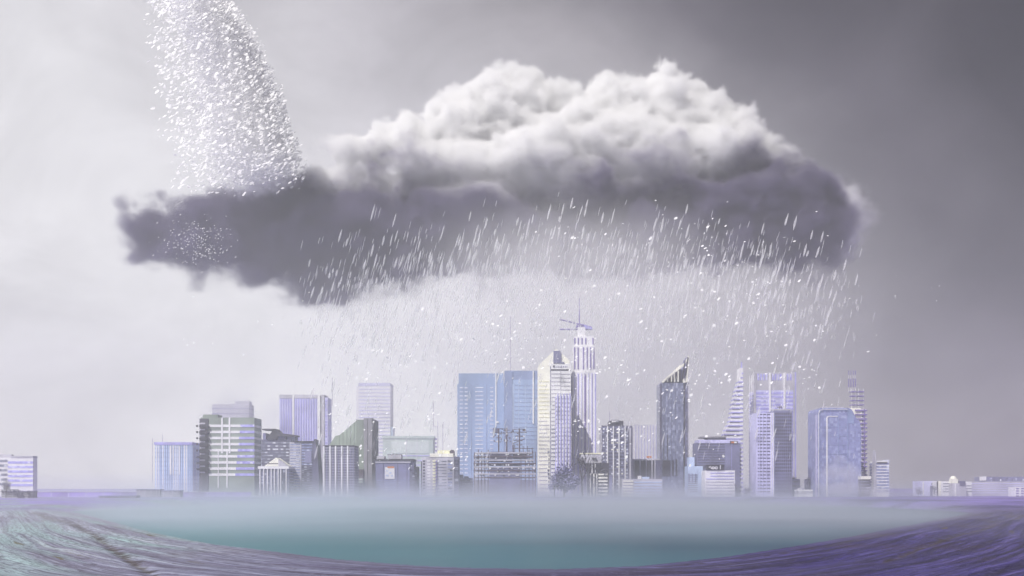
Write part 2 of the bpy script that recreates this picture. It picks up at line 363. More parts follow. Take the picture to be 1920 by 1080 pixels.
def ice_mat(name, alpha, blend=.35):
    m = bpy.data.materials.new(name); m.use_nodes = True; nt = m.node_tree; nt.nodes.clear(); N = nt.nodes.new; L = nt.links.new
    out = N('ShaderNodeOutputMaterial'); mx = N('ShaderNodeMixShader'); tr = N('ShaderNodeBsdfTransparent'); d1 = N('ShaderNodeBsdfDiffuse'); d2 = N('ShaderNodeBsdfTranslucent'); ad = N('ShaderNodeMixShader')
    d1.inputs[0].default_value = (.93, .93, .95, 1); d2.inputs[0].default_value = (.93, .93, .95, 1); ad.inputs[0].default_value = .45
    nv = N('ShaderNodeCombineXYZ'); [setattr(nv.inputs[i], 'default_value', v) for i, v in enumerate((sdir.x*.8, sdir.y*.8-.3, sdir.z*.8))]; L(nv.outputs[0], d1.inputs['Normal'])   # a loose ice aggregate scatters all its light, it has no shaded side
    L(d1.outputs[0], ad.inputs[1]); L(d2.outputs[0], ad.inputs[2])
    lw = N('ShaderNodeLayerWeight'); lw.inputs[0].default_value = blend                     # thin edges let more through
    mr = N('ShaderNodeMapRange'); L(lw.outputs['Facing'], mr.inputs[0]); mr.inputs[3].default_value = alpha; mr.inputs[4].default_value = 0.0
    L(mr.outputs[0], mx.inputs[0]); L(tr.outputs[0], mx.inputs[1]); L(ad.outputs[0], mx.inputs[2]); L(mx.outputs[0], out.inputs[0])
    return m
def build_rain():
    r = random.Random(21); it = []; soft = []
    lean = R(14)
    def dens(px, py):
        if py < 350: return 0
        top = 350+r.uniform(0, 120)+60*abs((px-1080)/520)**2
        e = min(1, max(0, (px-500)/170))*min(1, max(0, (1640-px)/160))
        v = min(1, max(0, (py-top)/90))*min(1, max(.10, (720-py)/200))
        return e*v
    n = 0
    while n < 3100:
        px, py = r.uniform(560, 1640), r.uniform(350, 860)
        if r.random() > dens(px, py): continue
        Y = r.uniform(820, 1330); s = Y/1920
        g = r.random()
        hl = (r.uniform(5, 12) if g < .88 else r.uniform(9, 17))*s; hw = (r.uniform(.7, 1.5) if g < .8 else r.uniform(1.7, 3.0))*s
        (it if g > .88 or (py < 560 and g > .78) else soft).append(((wx(px, Y), Y, wz(py, Y)), hl, hw, lean+r.uniform(-.05, .05))); n += 1
    tag(needle_mesh('rain', soft, snow_mat('rain_ice', .24)), 'fine pale slanting rain streaks under the storm cloud', 'rain', kind='stuff')
    tag(needle_mesh('sleet', it, snow_mat('sleet_ice', .40)), 'thicker bright slanting sleet streaks under the storm cloud', 'sleet', kind='stuff')
    fl = []
    clusters = [(r.uniform(620, 1560), r.uniform(430, 860), r.uniform(18, 60)) for _ in range(46)]+[(420, 600, 60), (380, 640, 40), (560, 600, 60), (760, 690, 40), (1130, 690, 40), (1310, 730, 60), (1200, 740, 70), (1500, 590, 50), (1780, 520, 60)]
    while len(fl) < 760:
        cx, cy, sd = r.choice(clusters); px, py = r.gauss(cx, sd), r.gauss(cy, sd*.7)
        if not (340 < py < 880 and 330 < px < 1840): continue
        Y = r.uniform(780, 1300); s = Y/1920; q = r.choice((.8, 1.1, 1.4, 1.9, 2.8) if cx < 1700 and cx > 600 else (.8, 1.1, 1.5))
        if cx > 1700: q *= .6
        fl.append(((wx(px, Y), Y, wz(py, Y)), q*s*r.uniform(.9, 1.5), q*s, r.uniform(-1, 1)))
    tag(plate_mesh('snow', fl, snow_mat('drifting_snow', .95), 2), 'scattered bright snowflakes drifting among the rain above the city', 'snow', kind='stuff')
build_rain(); build_flakes()
# ------------------------------------------------------------------ lake, banks, ground
GZ = 5.0                                                             # level of the city's ground
def gp(px, py, z=0.0):
    d = (CAMH-z)*1920.0/(py-HOR); return ((px-960)/1920.0*d, d)
SHORE = [gp(*p) for p in ((130,959),(160,965),(194,974),(264,994),(333,1009),(403,1022),(480,1031),(630,1050),(780,1062),(892,1067),(1042,1069),(1200,1063),(1350,1047),(1500,1024),(1600,1006),(1650,996),(1712,984),(1762,974),(1819,963),(1800,960),(1781,958.5),(1720,955),(1650,952),(1500,948),(1350,945))]+[(170,1135),(0,1150),(-150,1120),(-260,1040)]+[gp(480,947),gp(380,949.5),gp(292,952),gp(172,956)]
def shore_dist(P):
    """signed distance to the lake's edge (+ on land) and the arc length of the nearest edge point"""
    A = np.array(SHORE); B = np.roll(A, -1, 0); seg = np.hypot(*(B-A).T); acc = np.concatenate(([0], np.cumsum(seg)))[:-1]
    best = np.full(len(P), 1e9); along = np.zeros(len(P)); inside = np.zeros(len(P), bool)
    for a, b, s, ac in zip(A, B, seg, acc):
        t = np.clip(((P-a)@(b-a))/s**2, 0, 1); q = a+t[:, None]*(b-a); d = np.hypot(*(P-q).T)
        u = d < best; best[u] = d[u]; along[u] = (ac+t*s)[u]
        c = ((a[1] > P[:, 1]) != (b[1] > P[:, 1])) & (P[:, 0] < (b[0]-a[0])*(P[:, 1]-a[1])/(b[1]-a[1]+1e-12)+a[0]); inside ^= c
    return np.where(inside, -best, best), along
def smooth(x, a, b):
    t = np.clip((x-a)/(b-a), 0, 1); return t*t*(3-2*t)
def n1(x, seed, per):
    rg = np.random.default_rng(seed); t = rg.random(4096); u = x/per+2000; i = np.floor(u).astype(int) % 4095; f = u-np.floor(u); f = f*f*(3-2*f)
    return t[i]*(1-f)+t[i+1]*f
def n2(x, y, seed, px_, py_):
    rg = np.random.default_rng(seed); t = rg.random((256, 256)); u = x/px_+5000; v = y/py_+5000
    i = np.floor(u).astype(int); j = np.floor(v).astype(int); f = u-i; g = v-j; f = f*f*(3-2*f); g = g*g*(3-2*g); i0 = i % 256; i1 = (i+1) % 256; j0 = j % 256; j1 = (j+1) % 256
    return (t[i0, j0]*(1-f)+t[i1, j0]*f)*(1-g)+(t[i0, j1]*(1-f)+t[i1, j1]*f)*g
RUTS = [[(1180,1068),(1350,1054),(1480,1035),(1590,1015),(1660,1002)], [(1935,962),(1900,972),(1870,980),(1845,990),(1800,1000),(1760,1016),(1720,1030),(1690,1042),(1640,1055)],
        [(60,960),(140,985),(175,1000),(215,1030),(260,1055),(300,1078),(330,1100)]]
def build_ground():
    ys = [-400, -200, -60, 30, 80, 110]; y = 130.0
    while y < 1500: ys.append(y); y += min(14, max(1.1, y*y/26000))
    while y < 20000: ys.append(y); y *= 1.18
    ys = np.array(ys); us = np.concatenate((np.linspace(-3.2, -.62, 26)[:-1], np.linspace(-.62, .62, 420), np.linspace(.62, 3.2, 26)[1:]))
    Yg, U = np.meshgrid(ys, us, indexing='ij'); Xg = U*np.maximum(Yg, 170)
    P = np.stack((Xg.ravel(), Yg.ravel()), 1)
    sd, al = shore_dist(P); x, y = P[:, 0], P[:, 1]
    far = smooth(y, 620, 900)
    wig = (n2(x, y, 1, 60, 60)-.5)*22+(n2(x, y, 2, 22, 22)-.5)*8
    near_h = .25+1.0*smooth(sd, 2, 14)-.5*smooth(sd, 14, 30)
    out = np.maximum(sd, 0)
    ridges = (n1(out+wig*.25, 5, 5.5)-.5)*.9*smooth(sd, 4, 20)+(n2(al, out, 6, 60, 9)-.5)*1.2*smooth(sd, 6, 25)
    right = smooth(x, 30, 260); left = smooth(-x, 40, 160)
    near_h = near_h+ridges*(1+right*.6)+right*smooth(sd, 10, 120)*2.6+right*(n2(al, out, 8, 120, 26)-.5)*3.2*smooth(sd, 15, 60)
    near_h = near_h-left*smooth(sd, 45, 75)*.9
    far_h = smooth(sd, 0, 26)*(GZ+.7)+(n2(x, y, 9, 38, 16)-.5)*1.4*smooth(sd, 4, 20)*(1-smooth(sd, 45, 80))
    h = near_h*(1-far)+far_h*far
    h = h+smooth(y, 2500, 9000)*12*(n2(x, y, 12, 1500, 2500))
    h = np.where(sd < 0, np.maximum(-2.5, sd*.12)-.15, h)
    rut = np.full(len(P), 50.0)
    for line in RUTS:
        q = [np.array(gp(*p, z=.8)) for p in line]
        for a, b_ in zip(q, q[1:]):
            t = np.clip(((P-a)@(b_-a))/((b_-a)@(b_-a)), 0, 1); rut = np.minimum(rut, np.hypot(*(P-(a+t[:, None]*(b_-a))).T)/(.5+.5*a[1]/250))
    h = np.where(sd > 1.5, h-.55*np.exp(-(rut/1.6)**2), h)
    nx = len(us); ny = len(ys)
    me = bpy.data.meshes.new('ground'); idx = np.arange(nx*ny).reshape(ny, nx)
    f = np.stack((idx[:-1, :-1], idx[:-1, 1:], idx[1:, 1:], idx[1:, :-1]), -1).reshape(-1, 4)
    me.from_pydata(np.column_stack((P, h)).tolist(), [], f.tolist())
    uv = me.uv_layers.new(name='UVMap'); lv = np.empty(len(me.loops), np.int32); me.loops.foreach_get('vertex_index', lv)
    uv.data.foreach_set('uv', np.stack((al[lv], sd[lv]), 1).astype(np.float32).ravel())
    ra = me.attributes.new('rut', 'FLOAT', 'POINT'); ra.data.foreach_set('value', rut.astype(np.float32))
    me.polygons.foreach_set('use_smooth', np.ones(len(me.polygons), bool))
    o = bpy.data.objects.new('ground', me); COL.objects.link(o); tag(o, kind='structure')
    # material: violet clay washed into fine bands that follow the waterline, olive moss in the furrows
    m = bpy.data.materials.new('violet_clay'); m.use_nodes = True; nt = m.node_tree; N = nt.nodes.new; L = nt.links.new; b = nt.nodes['Principled BSDF']
    uvn = N('ShaderNodeUVMap'); geo = N('ShaderNodeNewGeometry'); sep = N('ShaderNodeSeparateXYZ'); L(geo.outputs['Position'], sep.inputs[0])
    def noise(scale, st, det, src=uvn.outputs[0], rough=.6, dist=0.0):
        mp = N('ShaderNodeMapping'); L(src, mp.inputs[0]); mp.inputs['Scale'].default_value = st
        n = N('ShaderNodeTexNoise'); n.inputs['Scale'].default_value = scale; n.inputs['Detail'].default_value = det; n.inputs['Roughness'].default_value = rough; n.inputs['Distortion'].default_value = dist
        L(mp.outputs[0], n.inputs[0]); return n.outputs[0]
    def ramp(src, stops):
        c = N('ShaderNodeValToRGB'); L(src, c.inputs[0]); e = c.color_ramp.elements
        e[0].position, e[0].color = stops[0][0], (*stops[0][1], 1); e[1].position, e[1].color = stops[-1][0], (*stops[-1][1], 1)
        for p, k in stops[1:-1]: q = e.new(p); q.color = (*k, 1)
        return c.outputs[0]
    def mix(f_, a, c, mode='MIX'):
        x_ = N('ShaderNodeMixRGB'); x_.blend_type = mode
        for i, v in enumerate((f_, a, c)):
            if isinstance(v, (int, float)): x_.inputs[i].default_value = v
            elif isinstance(v, tuple): x_.inputs[i].default_value = (*v, 1)
            else: L(v, x_.inputs[i])
        return x_.outputs[0]
    def mr(src, a, c, d=0.0, e=1.0):
        q = N('ShaderNodeMapRange'); L(src, q.inputs[0]); q.inputs[1].default_value = a; q.inputs[2].default_value = c; q.inputs[3].default_value = d; q.inputs[4].default_value = e; return q.outputs[0]
    band = noise(1.0, (.007, .30, 1), 8, rough=.78, dist=.0)
    fine = noise(1.0, (.12, 1.1, 1), 5, rough=.7)
    big = noise(1.0, (.010, .016, .01), 4, src=geo.outputs['Position'])
    viol = ramp(band, [(.36, (.008, .005, .024)), (.46, (.026, .018, .10)), (.54, (.055, .042, .21)), (.64, (.14, .115, .36))])
    pale = ramp(band, [(.36, (.05, .035, .055)), (.43, (.15, .14, .23)), (.52, (.28, .30, .42)), (.63, (.48, .54, .60))])
    side = mr(N('ShaderNodeMath').outputs[0], 0, 1) if False else mr(sep.outputs[0], -110, 60)
    col = mix(side, pale, viol)
    cyan = mr(sep.outputs[0], -95, -70, 1, 0)
    shelf = noise(1.0, (.004, .08, 1), 3)
    col = mix(mix(1.0, mr(shelf, .45, .60), cyan, 'MULTIPLY'), col, (.30, .43, .46))
    grit = noise(1.0, (.5, .5, .5), 6, src=geo.outputs['Position'], rough=.75)
    col = mix(mr(fine, .48, .62, 0, .75), col, (.020, .014, .035)); col = mix(mr(grit, .54, .66, 0, .45), col, mix(side, (.45, .46, .56), (.17, .15, .34)))
    brown = mix(1.0, mr(big, .50, .66), mr(sep.outputs[0], 40, 160, .4, 1), 'MULTIPLY')
    col = mix(mix(1.0, brown, (.6, .6, .6), 'MULTIPLY'), col, (.075, .042, .018))
    col = mix(mr(noise(1.0, (.0045, .6, 1), 6, rough=.65), .50, .58, 0, .5), col, mix(side, (.07, .055, .10), (.008, .006, .02)))
    moss = mix(1.0, mr(noise(1.0, (.03, .22, 1), 5), .60, .66), mr(noise(1.0, (.004, .03, 1), 2), .50, .60), 'MULTIPLY')
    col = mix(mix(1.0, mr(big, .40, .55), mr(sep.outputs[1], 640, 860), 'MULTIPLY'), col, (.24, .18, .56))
    col = mix(moss, col, (.085, .068, .008))
    at = N('ShaderNodeAttribute'); at.attribute_name = 'rut'; rn = noise(1.0, (.16, .16, .16), 4, src=geo.outputs['Position'])
    rs = N('ShaderNodeMath'); rs.operation = 'MULTIPLY_ADD'; L(rn, rs.inputs[0]); rs.inputs[1].default_value = 11.0; L(at.outputs['Fac'], rs.inputs[2])
    col = mix(mr(rs.outputs[0], 5.2, 7.0, .95, 0), col, mix(mr(rn, .42, .56), (.022, .014, .02), (.085, .062, .008)))
    L(col, b.inputs['Base Color']); b.inputs['Roughness'].default_value = .62; b.inputs['Specular IOR Level'].default_value = .35
    bp = N('ShaderNodeBump'); bp.inputs['Strength'].default_value = .9; bp.inputs['Distance'].default_value = .5
    hs = N('ShaderNodeMath'); hs.operation = 'ADD'; L(band, hs.inputs[0]); L(fine, hs.inputs[1]); L(hs.outputs[0], bp.inputs['Height']); L(bp.outputs[0], b.inputs['Normal'])
    me.materials.append(m)
def build_water():
    bm = bmesh.new(); A = np.array(SHORE); c = A.mean(0); vs = []
    for q in A:
        d = q-c; d = d/np.hypot(*d); vs.append(bm.verts.new((q[0]+d[0]*9, q[1]+d[1]*9, 0)))
    bm.faces.new(vs); me = bpy.data.meshes.new('lake_water'); bm.to_mesh(me); bm.free()
    o = bpy.data.objects.new('lake_water', me); COL.objects.link(o); tag(o, kind='structure')
    m = bpy.data.materials.new('teal_water'); m.use_nodes = True; nt = m.node_tree; N = nt.nodes.new; L = nt.links.new; b = nt.nodes['Principled BSDF']
    g = N('ShaderNodeNewGeometry'); mp = N('ShaderNodeMapping'); L(g.outputs['Position'], mp.inputs[0]); mp.inputs['Scale'].default_value = (.005, .007, .01)
    n = N('ShaderNodeTexNoise'); n.inputs['Scale'].default_value = 1.0; n.inputs['Detail'].default_value = 4; L(mp.outputs[0], n.inputs[0])
    cr = N('ShaderNodeValToRGB'); L(n.outputs[0], cr.inputs[0]); cr.color_ramp.elements[0].position = .35; cr.color_ramp.elements[0].color = (.010, .046, .085, 1); cr.color_ramp.elements[1].position = .65; cr.color_ramp.elements[1].color = (.022, .105, .145, 1)
    sx = N('ShaderNodeSeparateXYZ'); L(g.outputs['Position'], sx.inputs[0]); sh = N('ShaderNodeMapRange'); L(sx.outputs[0], sh.inputs[0]); sh.inputs[1].default_value = 40; sh.inputs[2].default_value = -120; sh.inputs[3].default_value = 0; sh.inputs[4].default_value = .8
    mxs = N('ShaderNodeMixRGB'); L(sh.outputs[0], mxs.inputs[0]); L(cr.outputs[0], mxs.inputs[1]); mxs.inputs[2].default_value = (.07, .22, .25, 1)                     # pale shallows on the west side
    L(mxs.outputs[0], b.inputs['Base Color']); b.inputs['Roughness'].default_value = .38; b.inputs['IOR'].default_value = 1.2; b.inputs['Specular IOR Level'].default_value = .3
    w = N('ShaderNodeTexNoise'); w.inputs['Scale'].default_value = .35; w.inputs['Detail'].default_value = 4; mp2 = N('ShaderNodeMapping'); mp2.inputs['Scale'].default_value = (1, .45, 1); L(g.outputs['Position'], mp2.inputs[0]); L(mp2.outputs[0], w.inputs[0])
    bp = N('ShaderNodeBump'); bp.inputs['Strength'].default_value = .35; bp.inputs['Distance'].default_value = .25; L(w.outputs[0], bp.inputs['Height']); L(bp.outputs[0], b.inputs['Normal'])
    me.materials.append(m)
build_ground(); build_water()
def build_mist():
    rng = np.random.default_rng(9)
    lo = np.array((-1000., 290., .3)); hi = np.array((1000., 1640., 44.)); vox = np.array((13., 18., 1.8)); shp = tuple(int(v) for v in (hi-lo)/vox)
    Y = (lo[1]+(np.arange(shp[1])+.5)*vox[1])[None, :, None]; Z = (lo[2]+(np.arange(shp[2])+.5)*vox[2])[None, None, :]; X = (lo[0]+(np.arange(shp[0])+.5)*vox[0])[:, None, None]
    n = fbm(shp, (9, 7, 7), rng, 4, .55)
    hgt = 5.0+6.5*smooth(Y, 1050, 1250)
    d = np.exp(-np.maximum(Z-1, 0)/hgt)*(smooth(Y, 190, 540)*.97+.03)*np.clip((n-.12)*2.3, 0, 2)
    XX, YY = np.meshgrid(X.ravel(), Y.ravel(), indexing='ij'); sdm = shore_dist(np.stack((XX.ravel(), YY.ravel()), 1))[0].reshape(XX.shape)[:, :, None]
    d = d*(1-.8*smooth(sdm, -12, 10)*smooth(Y, 1215, 1130))           # the mist lies on the water, the banks stand clear of it
    d *= smooth(Y, 1635, 1500)*smooth(np.abs(X), 1000, 800)*np.clip((42-Z)/12, 0, 1)*(1-.75*smooth(X, 140, 300))*(1-.6*smooth(X, -170, -330))
    d[d < .01] = 0
    o = volume_object('lake_mist', tuple(lo), tuple(hi), d.astype(np.float32), vol_mat('mist_droplets', (.86, .885, 1), .0165, .2))
    tag(o, 'low pale lavender mist lying on the lake and round the feet of the towers', 'mist', kind='stuff')
    # smoke and steam: (px, py, rx, rz px, distance, strength)
    for nm, lb, ps, Y0, seed, dn, col in (('steam', 'white puffs of steam rising in front of the rounded blue tower', [(1575,918,52,22,1),(1558,885,26,26,.8),(1590,890,26,22,.7),(1572,862,14,12,.5),(1640,925,60,12,.6)], 1235.0, 4, .028, (1,1,1)),
                              ('smoke', 'thin grey smoke drifting behind the balcony tower', [(432,768,60,30,1.6),(430,760,70,34,.7),(395,775,34,40,.7),(505,775,34,34,.6),(455,740,40,20,.4)], 1480.0, 6, .014, (.83,.83,.87))):
        rg = np.random.default_rng(seed); k = Y0/1920; v = 2.2
        x0 = min(p[0]-p[2] for p in ps)-12; x1 = max(p[0]+p[2] for p in ps)+12; z0 = max(p[1]+p[3] for p in ps)+8; z1 = min(p[1]-p[3] for p in ps)-12
        lo = np.array((wx(x0, Y0), Y0-26, max(GZ-3, wz(z0, Y0)))); hi = np.array((wx(x1, Y0), Y0+26, wz(z1, Y0))); shp = tuple(int(q) for q in (hi-lo)/v)
        X = ((lo[0]+(np.arange(shp[0])+.5)*v)/k+960)[:, None, None]; Z = (HOR-((lo[2]+(np.arange(shp[2])+.5)*v)-CAMH)/k)[None, None, :]; Yd = ((np.arange(shp[1])+.5)/shp[1]*2-1)[None, :, None]
        nn = fbm(shp, (10, 10, 10), rg, 4, .55); d = np.zeros(shp, np.float32)
        for a, b_, rx, rz, s in ps:
            q = np.sqrt(((X-a)/rx)**2+((Z-b_)/rz)**2+Yd**2)+(nn-.5)*1.5
            d = np.maximum(d, np.clip((1-q)*2.2, 0, 1)*s)
        for ax, cnt in enumerate(shp):
            w = np.clip(np.minimum(np.arange(cnt), np.arange(cnt)[::-1])/4.0, 0, 1); sh = [1, 1, 1]; sh[ax] = -1; d = d*w.reshape(sh)
        d[d < .01] = 0
        o = volume_object(nm, tuple(lo), tuple(hi), d.astype(np.float32), vol_mat(nm+'_vapour', col, dn, .2)); tag(o, lb, nm, kind='stuff')
build_mist()
def build_haze():
    x, y0, y1, z0, z1 = 1600, -60, 2150, -12, 300
    bm = bmesh.new(); bmesh.ops.create_cube(bm, size=1)
    for v in bm.verts: v.co = (v.co.x*2*x, y0+(v.co.y+.5)*(y1-y0), z0+(v.co.z+.5)*(z1-z0))
    me = bpy.data.meshes.new('haze'); bm.to_mesh(me); bm.free(); o = bpy.data.objects.new('haze', me); COL.objects.link(o)
    me.materials.append(vol_mat('haze_air', (.97, .965, 1), .00027, .2, attr='')); tag(o, kind='stuff')
build_haze()
# ------------------------------------------------------------------ the city
def pane_mat(name, c1, c2, c3=None, cell=(3.4, 3.6), rough=.25, lit=.0):
    """window glass: every pane a little different, decided by its cell"""
    if name in MATS: return MATS[name]
    m = bpy.data.materials.new(name); m.use_nodes = True; nt = m.node_tree; N = nt.nodes.new; L = nt.links.new; b = nt.nodes['Principled BSDF']
    g = N('ShaderNodeNewGeometry'); mp = N('ShaderNodeVectorMath'); mp.operation = 'DIVIDE'; L(g.outputs['Position'], mp.inputs[0]); mp.inputs[1].default_value = (cell[0], cell[0], cell[1])
    fl = N('ShaderNodeVectorMath'); fl.operation = 'FLOOR'; L(mp.outputs[0], fl.inputs[0])
    wn = N('ShaderNodeTexWhiteNoise'); L(fl.outputs[0], wn.inputs[0])
    cr = N('ShaderNodeValToRGB'); L(wn.outputs[0], cr.inputs[0]); e = cr.color_ramp.elements; e[0].color = (*c1, 1); e[1].color = (*c2, 1); e[1].position = .8
    if c3: q = e.new(.97); q.color = (*c3, 1)
    L(cr.outputs[0], b.inputs['Base Color']); b.inputs['Roughness'].default_value = rough; b.inputs['Specular IOR Level'].default_value = .45
    MATS[name] = m; return m

def mesh_box(name, m, b, parent):
    """b: list of (x0,x1,y0,y1,z0,z1) in world metres"""
    V = []; F = []; o = parent.location if parent else Vector()
    for x0, x1, y0, y1, z0, z1 in b:
        n = len(V)
        V += [(x-o.x, y-o.y, z-o.z) for z in (z0, z1) for x, y in ((x0, y0), (x1, y0), (x1, y1), (x0, y1))]
        F += [(n, n+3, n+2, n+1), (n+4, n+5, n+6, n+7), (n, n+1, n+5, n+4), (n+1, n+2, n+6, n+5), (n+2, n+3, n+7, n+6), (n+3, n, n+4, n+7)]
    me = bpy.data.meshes.new(name); me.from_pydata(V, [], F); me.materials.append(m)
    ob = bpy.data.objects.new(name, me); COL.objects.link(ob); ob.parent = parent
    return ob

class Bld:
    def __init__(s, name, label, x0, x1, yt, Y, D, wall, cat='building', group=None, body=True, wallname='wall', yb=None):
        s.Y = Y; s.D = D; s.x0 = x0; s.x1 = x1; s.yt = yt
        s.root = bpy.data.objects.new(name, None); COL.objects.link(s.root); s.root.location = (wx((x0+x1)/2, Y), Y, GZ)
        tag(s.root, label, cat, group)
        if body: s.body = s.box(wallname, wall, x0, x1, yt, yb, 0)
    def z(s, py): return GZ-1.0 if py is None else wz(py, s.Y)
    def box(s, part, m, x0, x1, yt, yb=None, proud=0.3, d=None, parent=None, back=0.0, wrap=0.0):
        """picture rectangle on the front plane -> box; proud = how far it stands out of the front, d = its depth"""
        ya = s.Y-proud+back; yb_ = ya+(d if d else s.D+2*proud)
        ob = mesh_box(part, m, [(wx(x0, s.Y)-wrap, wx(x1, s.Y)+wrap, ya, yb_, s.z(yb), s.z(yt))], s.root if parent is None else parent)
        if parent is not None:
            ob.data.transform(Matrix.Translation(-Vector(ob.data.vertices[0].co)+Vector(ob.data.vertices[0].co)))
        return ob
    def bands(s, part, m, n, yt, yb, x0=None, x1=None, frac=.5, proud=.3, jit=0, rng=None):
        """one ring per storey, standing a little proud of the wall on every side"""
        x0 = s.x0 if x0 is None else x0; x1 = s.x1 if x1 is None else x1; p = (yb-yt)/n
        full = abs(x0-s.x0) < .01 and abs(x1-s.x1) < .01
        for i in range(n):
            a = yt+i*p; s.box(part, m, x0, x1, a, a+p*frac, proud, None if full else 1.2, wrap=proud if full else 0)
    def fins(s, part, m, xs, w, yt, yb, proud=.8, d=None):
        for x in xs: s.box(part, m, x-w/2, x+w/2, yt, yb, proud, d or 1.6+proud)
    def sfins(s, part, m, n, w, yt, yb=None, proud=.5):
        """upright ribs on both side walls, so the sides are not bare"""
        for sx, sg in ((s.x0, -1), (s.x1, 1)):
            X = wx(sx, s.Y)
            for i in range(n):
                yy = s.Y+s.D*(i+.5)/n
                mesh_box(part, m, [(X-proud if sg < 0 else X-.5, X+.5 if sg < 0 else X+proud, yy-w/2, yy+w/2, s.z(yb), s.z(yt))], s.root)
    def prism(s, part, m, pts, proud=0.3, d=None):
        """outline in picture pixels (clockwise or not) extruded back by d"""
        ya = s.Y-proud; d = d if d else s.D+2*proud; o = s.root.location
        bm = bmesh.new(); A = [bm.verts.new((wx(x, s.Y)-o.x, ya-o.y, s.z(y)-o.z)) for x, y in pts]; f = bm.faces.new(A)
        r = bmesh.ops.extrude_face_region(bm, geom=[f]); bmesh.ops.translate(bm, vec=(0, d, 0), verts=[v for v in r['geom'] if isinstance(v, bmesh.types.BMVert)])
        bmesh.ops.recalc_face_normals(bm, faces=bm.faces); me = bpy.data.meshes.new(part); bm.to_mesh(me); bm.free(); me.materials.append(m)
        ob = bpy.data.objects.new(part, me); COL.objects.link(ob); ob.parent = s.root; return ob
    def bar(s, part, m, a, b, r, dy=3.0, parent=None):
        """round bar between two picture points"""
        p = Vector((wx(a[0], s.Y), s.Y+dy, s.z(a[1]))); q = Vector((wx(b[0], s.Y), s.Y+dy, s.z(b[1])))
        return rod(part, m, p, q, r, s.root)
    def mast(s, px, yt, yb, r=.35, m=None, dy=4.0): return s.bar('antenna', m or M['mast'], (px, yb), (px, yt), r, dy)
    def roof(s, items, m, dy=2.0):
        for x0, x1, yt, yb in items: s.box('roof_unit', m, x0, x1, yt, yb, -dy, max(4, s.D*.5))

def rod(name, m, p, q, r, parent, r2=None):
    o = parent.location if parent else Vector(); d = (q-p); n = 8; u = d.normalized(); a = u.orthogonal().normalized(); c = u.cross(a); V = []; F = []
    for t, rr_ in ((p, r), (q, r2 if r2 is not None else r)):
        for i in range(n):
            an = i*math.tau/n; V.append(tuple(t-o+(a*math.cos(an)+c*math.sin(an))*rr_))
    for i in range(n): F.append((i, (i+1) % n, n+(i+1) % n, n+i))
    F += [tuple(range(n-1, -1, -1)), tuple(range(n, 2*n))]
    me = bpy.data.meshes.new(name); me.from_pydata(V, [], F); me.materials.append(m); ob = bpy.data.objects.new(name, me); COL.objects.link(ob); ob.parent = parent
    return ob

M = dict(
    white=mat('white_stone', (.80, .80, .82), .6, .05, .05), cream=mat('cream_stone', (.90, .89, .78), .6, .06, .05),
    lav=mat('lavender_panel', (.42, .40, .78), .45, .10, .05), lav2=mat('pale_lavender_panel', (.60, .59, .86), .5, .08, .04),
    ghost=mat('chalk_white_panel', (.84, .83, .87), .6, .04, .03), purple=mat('purple_metal', (.20, .15, .42), .45, .08, .1),
    blue=mat('powder_blue_panel', (.33, .43, .66), .4, .10, .02, stretch=(1, 1, .4)), blue2=mat('slate_blue_panel', (.24, .30, .50), .4, .10, .02), blue3=mat('pale_blue_panel', (.50, .60, .82), .4, .08, .03),
    sage=mat('sage_panel', (.27, .32, .28), .5, .12, .03), sage2=mat('pale_sage_panel', (.62, .72, .66), .5, .06, .03), grey=mat('grey_concrete', (.27, .26, .30), .75, .14, .05),
    lgrey=mat('light_grey_concrete', (.50, .49, .56), .75, .10, .05), dark=mat('dark_grey_stone', (.05, .046, .068), .6, .2, .06), char=mat('charcoal_panel', (.035, .032, .05), .4, .15, .08),
    brown=mat('brown_steel', (.10, .07, .10), .6, .2, .3), mast=mat('mast_steel', (.30, .26, .42), .5, .05, .1), slate=mat('violet_slate', (.105, .10, .18), .55, .14, .04, stretch=(1, 1, 2)),
    slate2=mat('mid_violet_slate', (.20, .20, .345), .55, .12, .04), orange=mat('orange_sign_paint', (.62, .20, .04), .5, .05, .2), yellow=mat('pale_yellow_render', (.86, .84, .60), .6, .06, .1),
    glass=pane_mat('dark_window_glass', (.025, .025, .045), (.10, .10, .16), (.40, .42, .5)), glassb=pane_mat('blue_window_glass', (.16, .18, .34), (.30, .34, .56), (.66, .70, .85)),
    glassl=pane_mat('lavender_window_glass', (.33, .31, .70), (.46, .44, .88), (.70, .70, .92)), glassg=pane_mat('grey_window_glass', (.12, .12, .18), (.26, .27, .36), (.62, .64, .72)),
    pale=pane_mat('pale_window_glass', (.60, .62, .78), (.74, .76, .88), (.86, .86, .93)),
    curtain=pane_mat('steel_blue_curtain_glass', (.13, .145, .24), (.21, .23, .35), (.34, .37, .50), cell=(2.2, 3.4)), curtain2=pane_mat('violet_curtain_glass', (.19, .21, .42), (.27, .30, .54), (.36, .40, .62), cell=(2.4, 3.4)),
)
def fr(a, b, n): return [a+(b-a)*(i+.5)/n for i in range(n)]

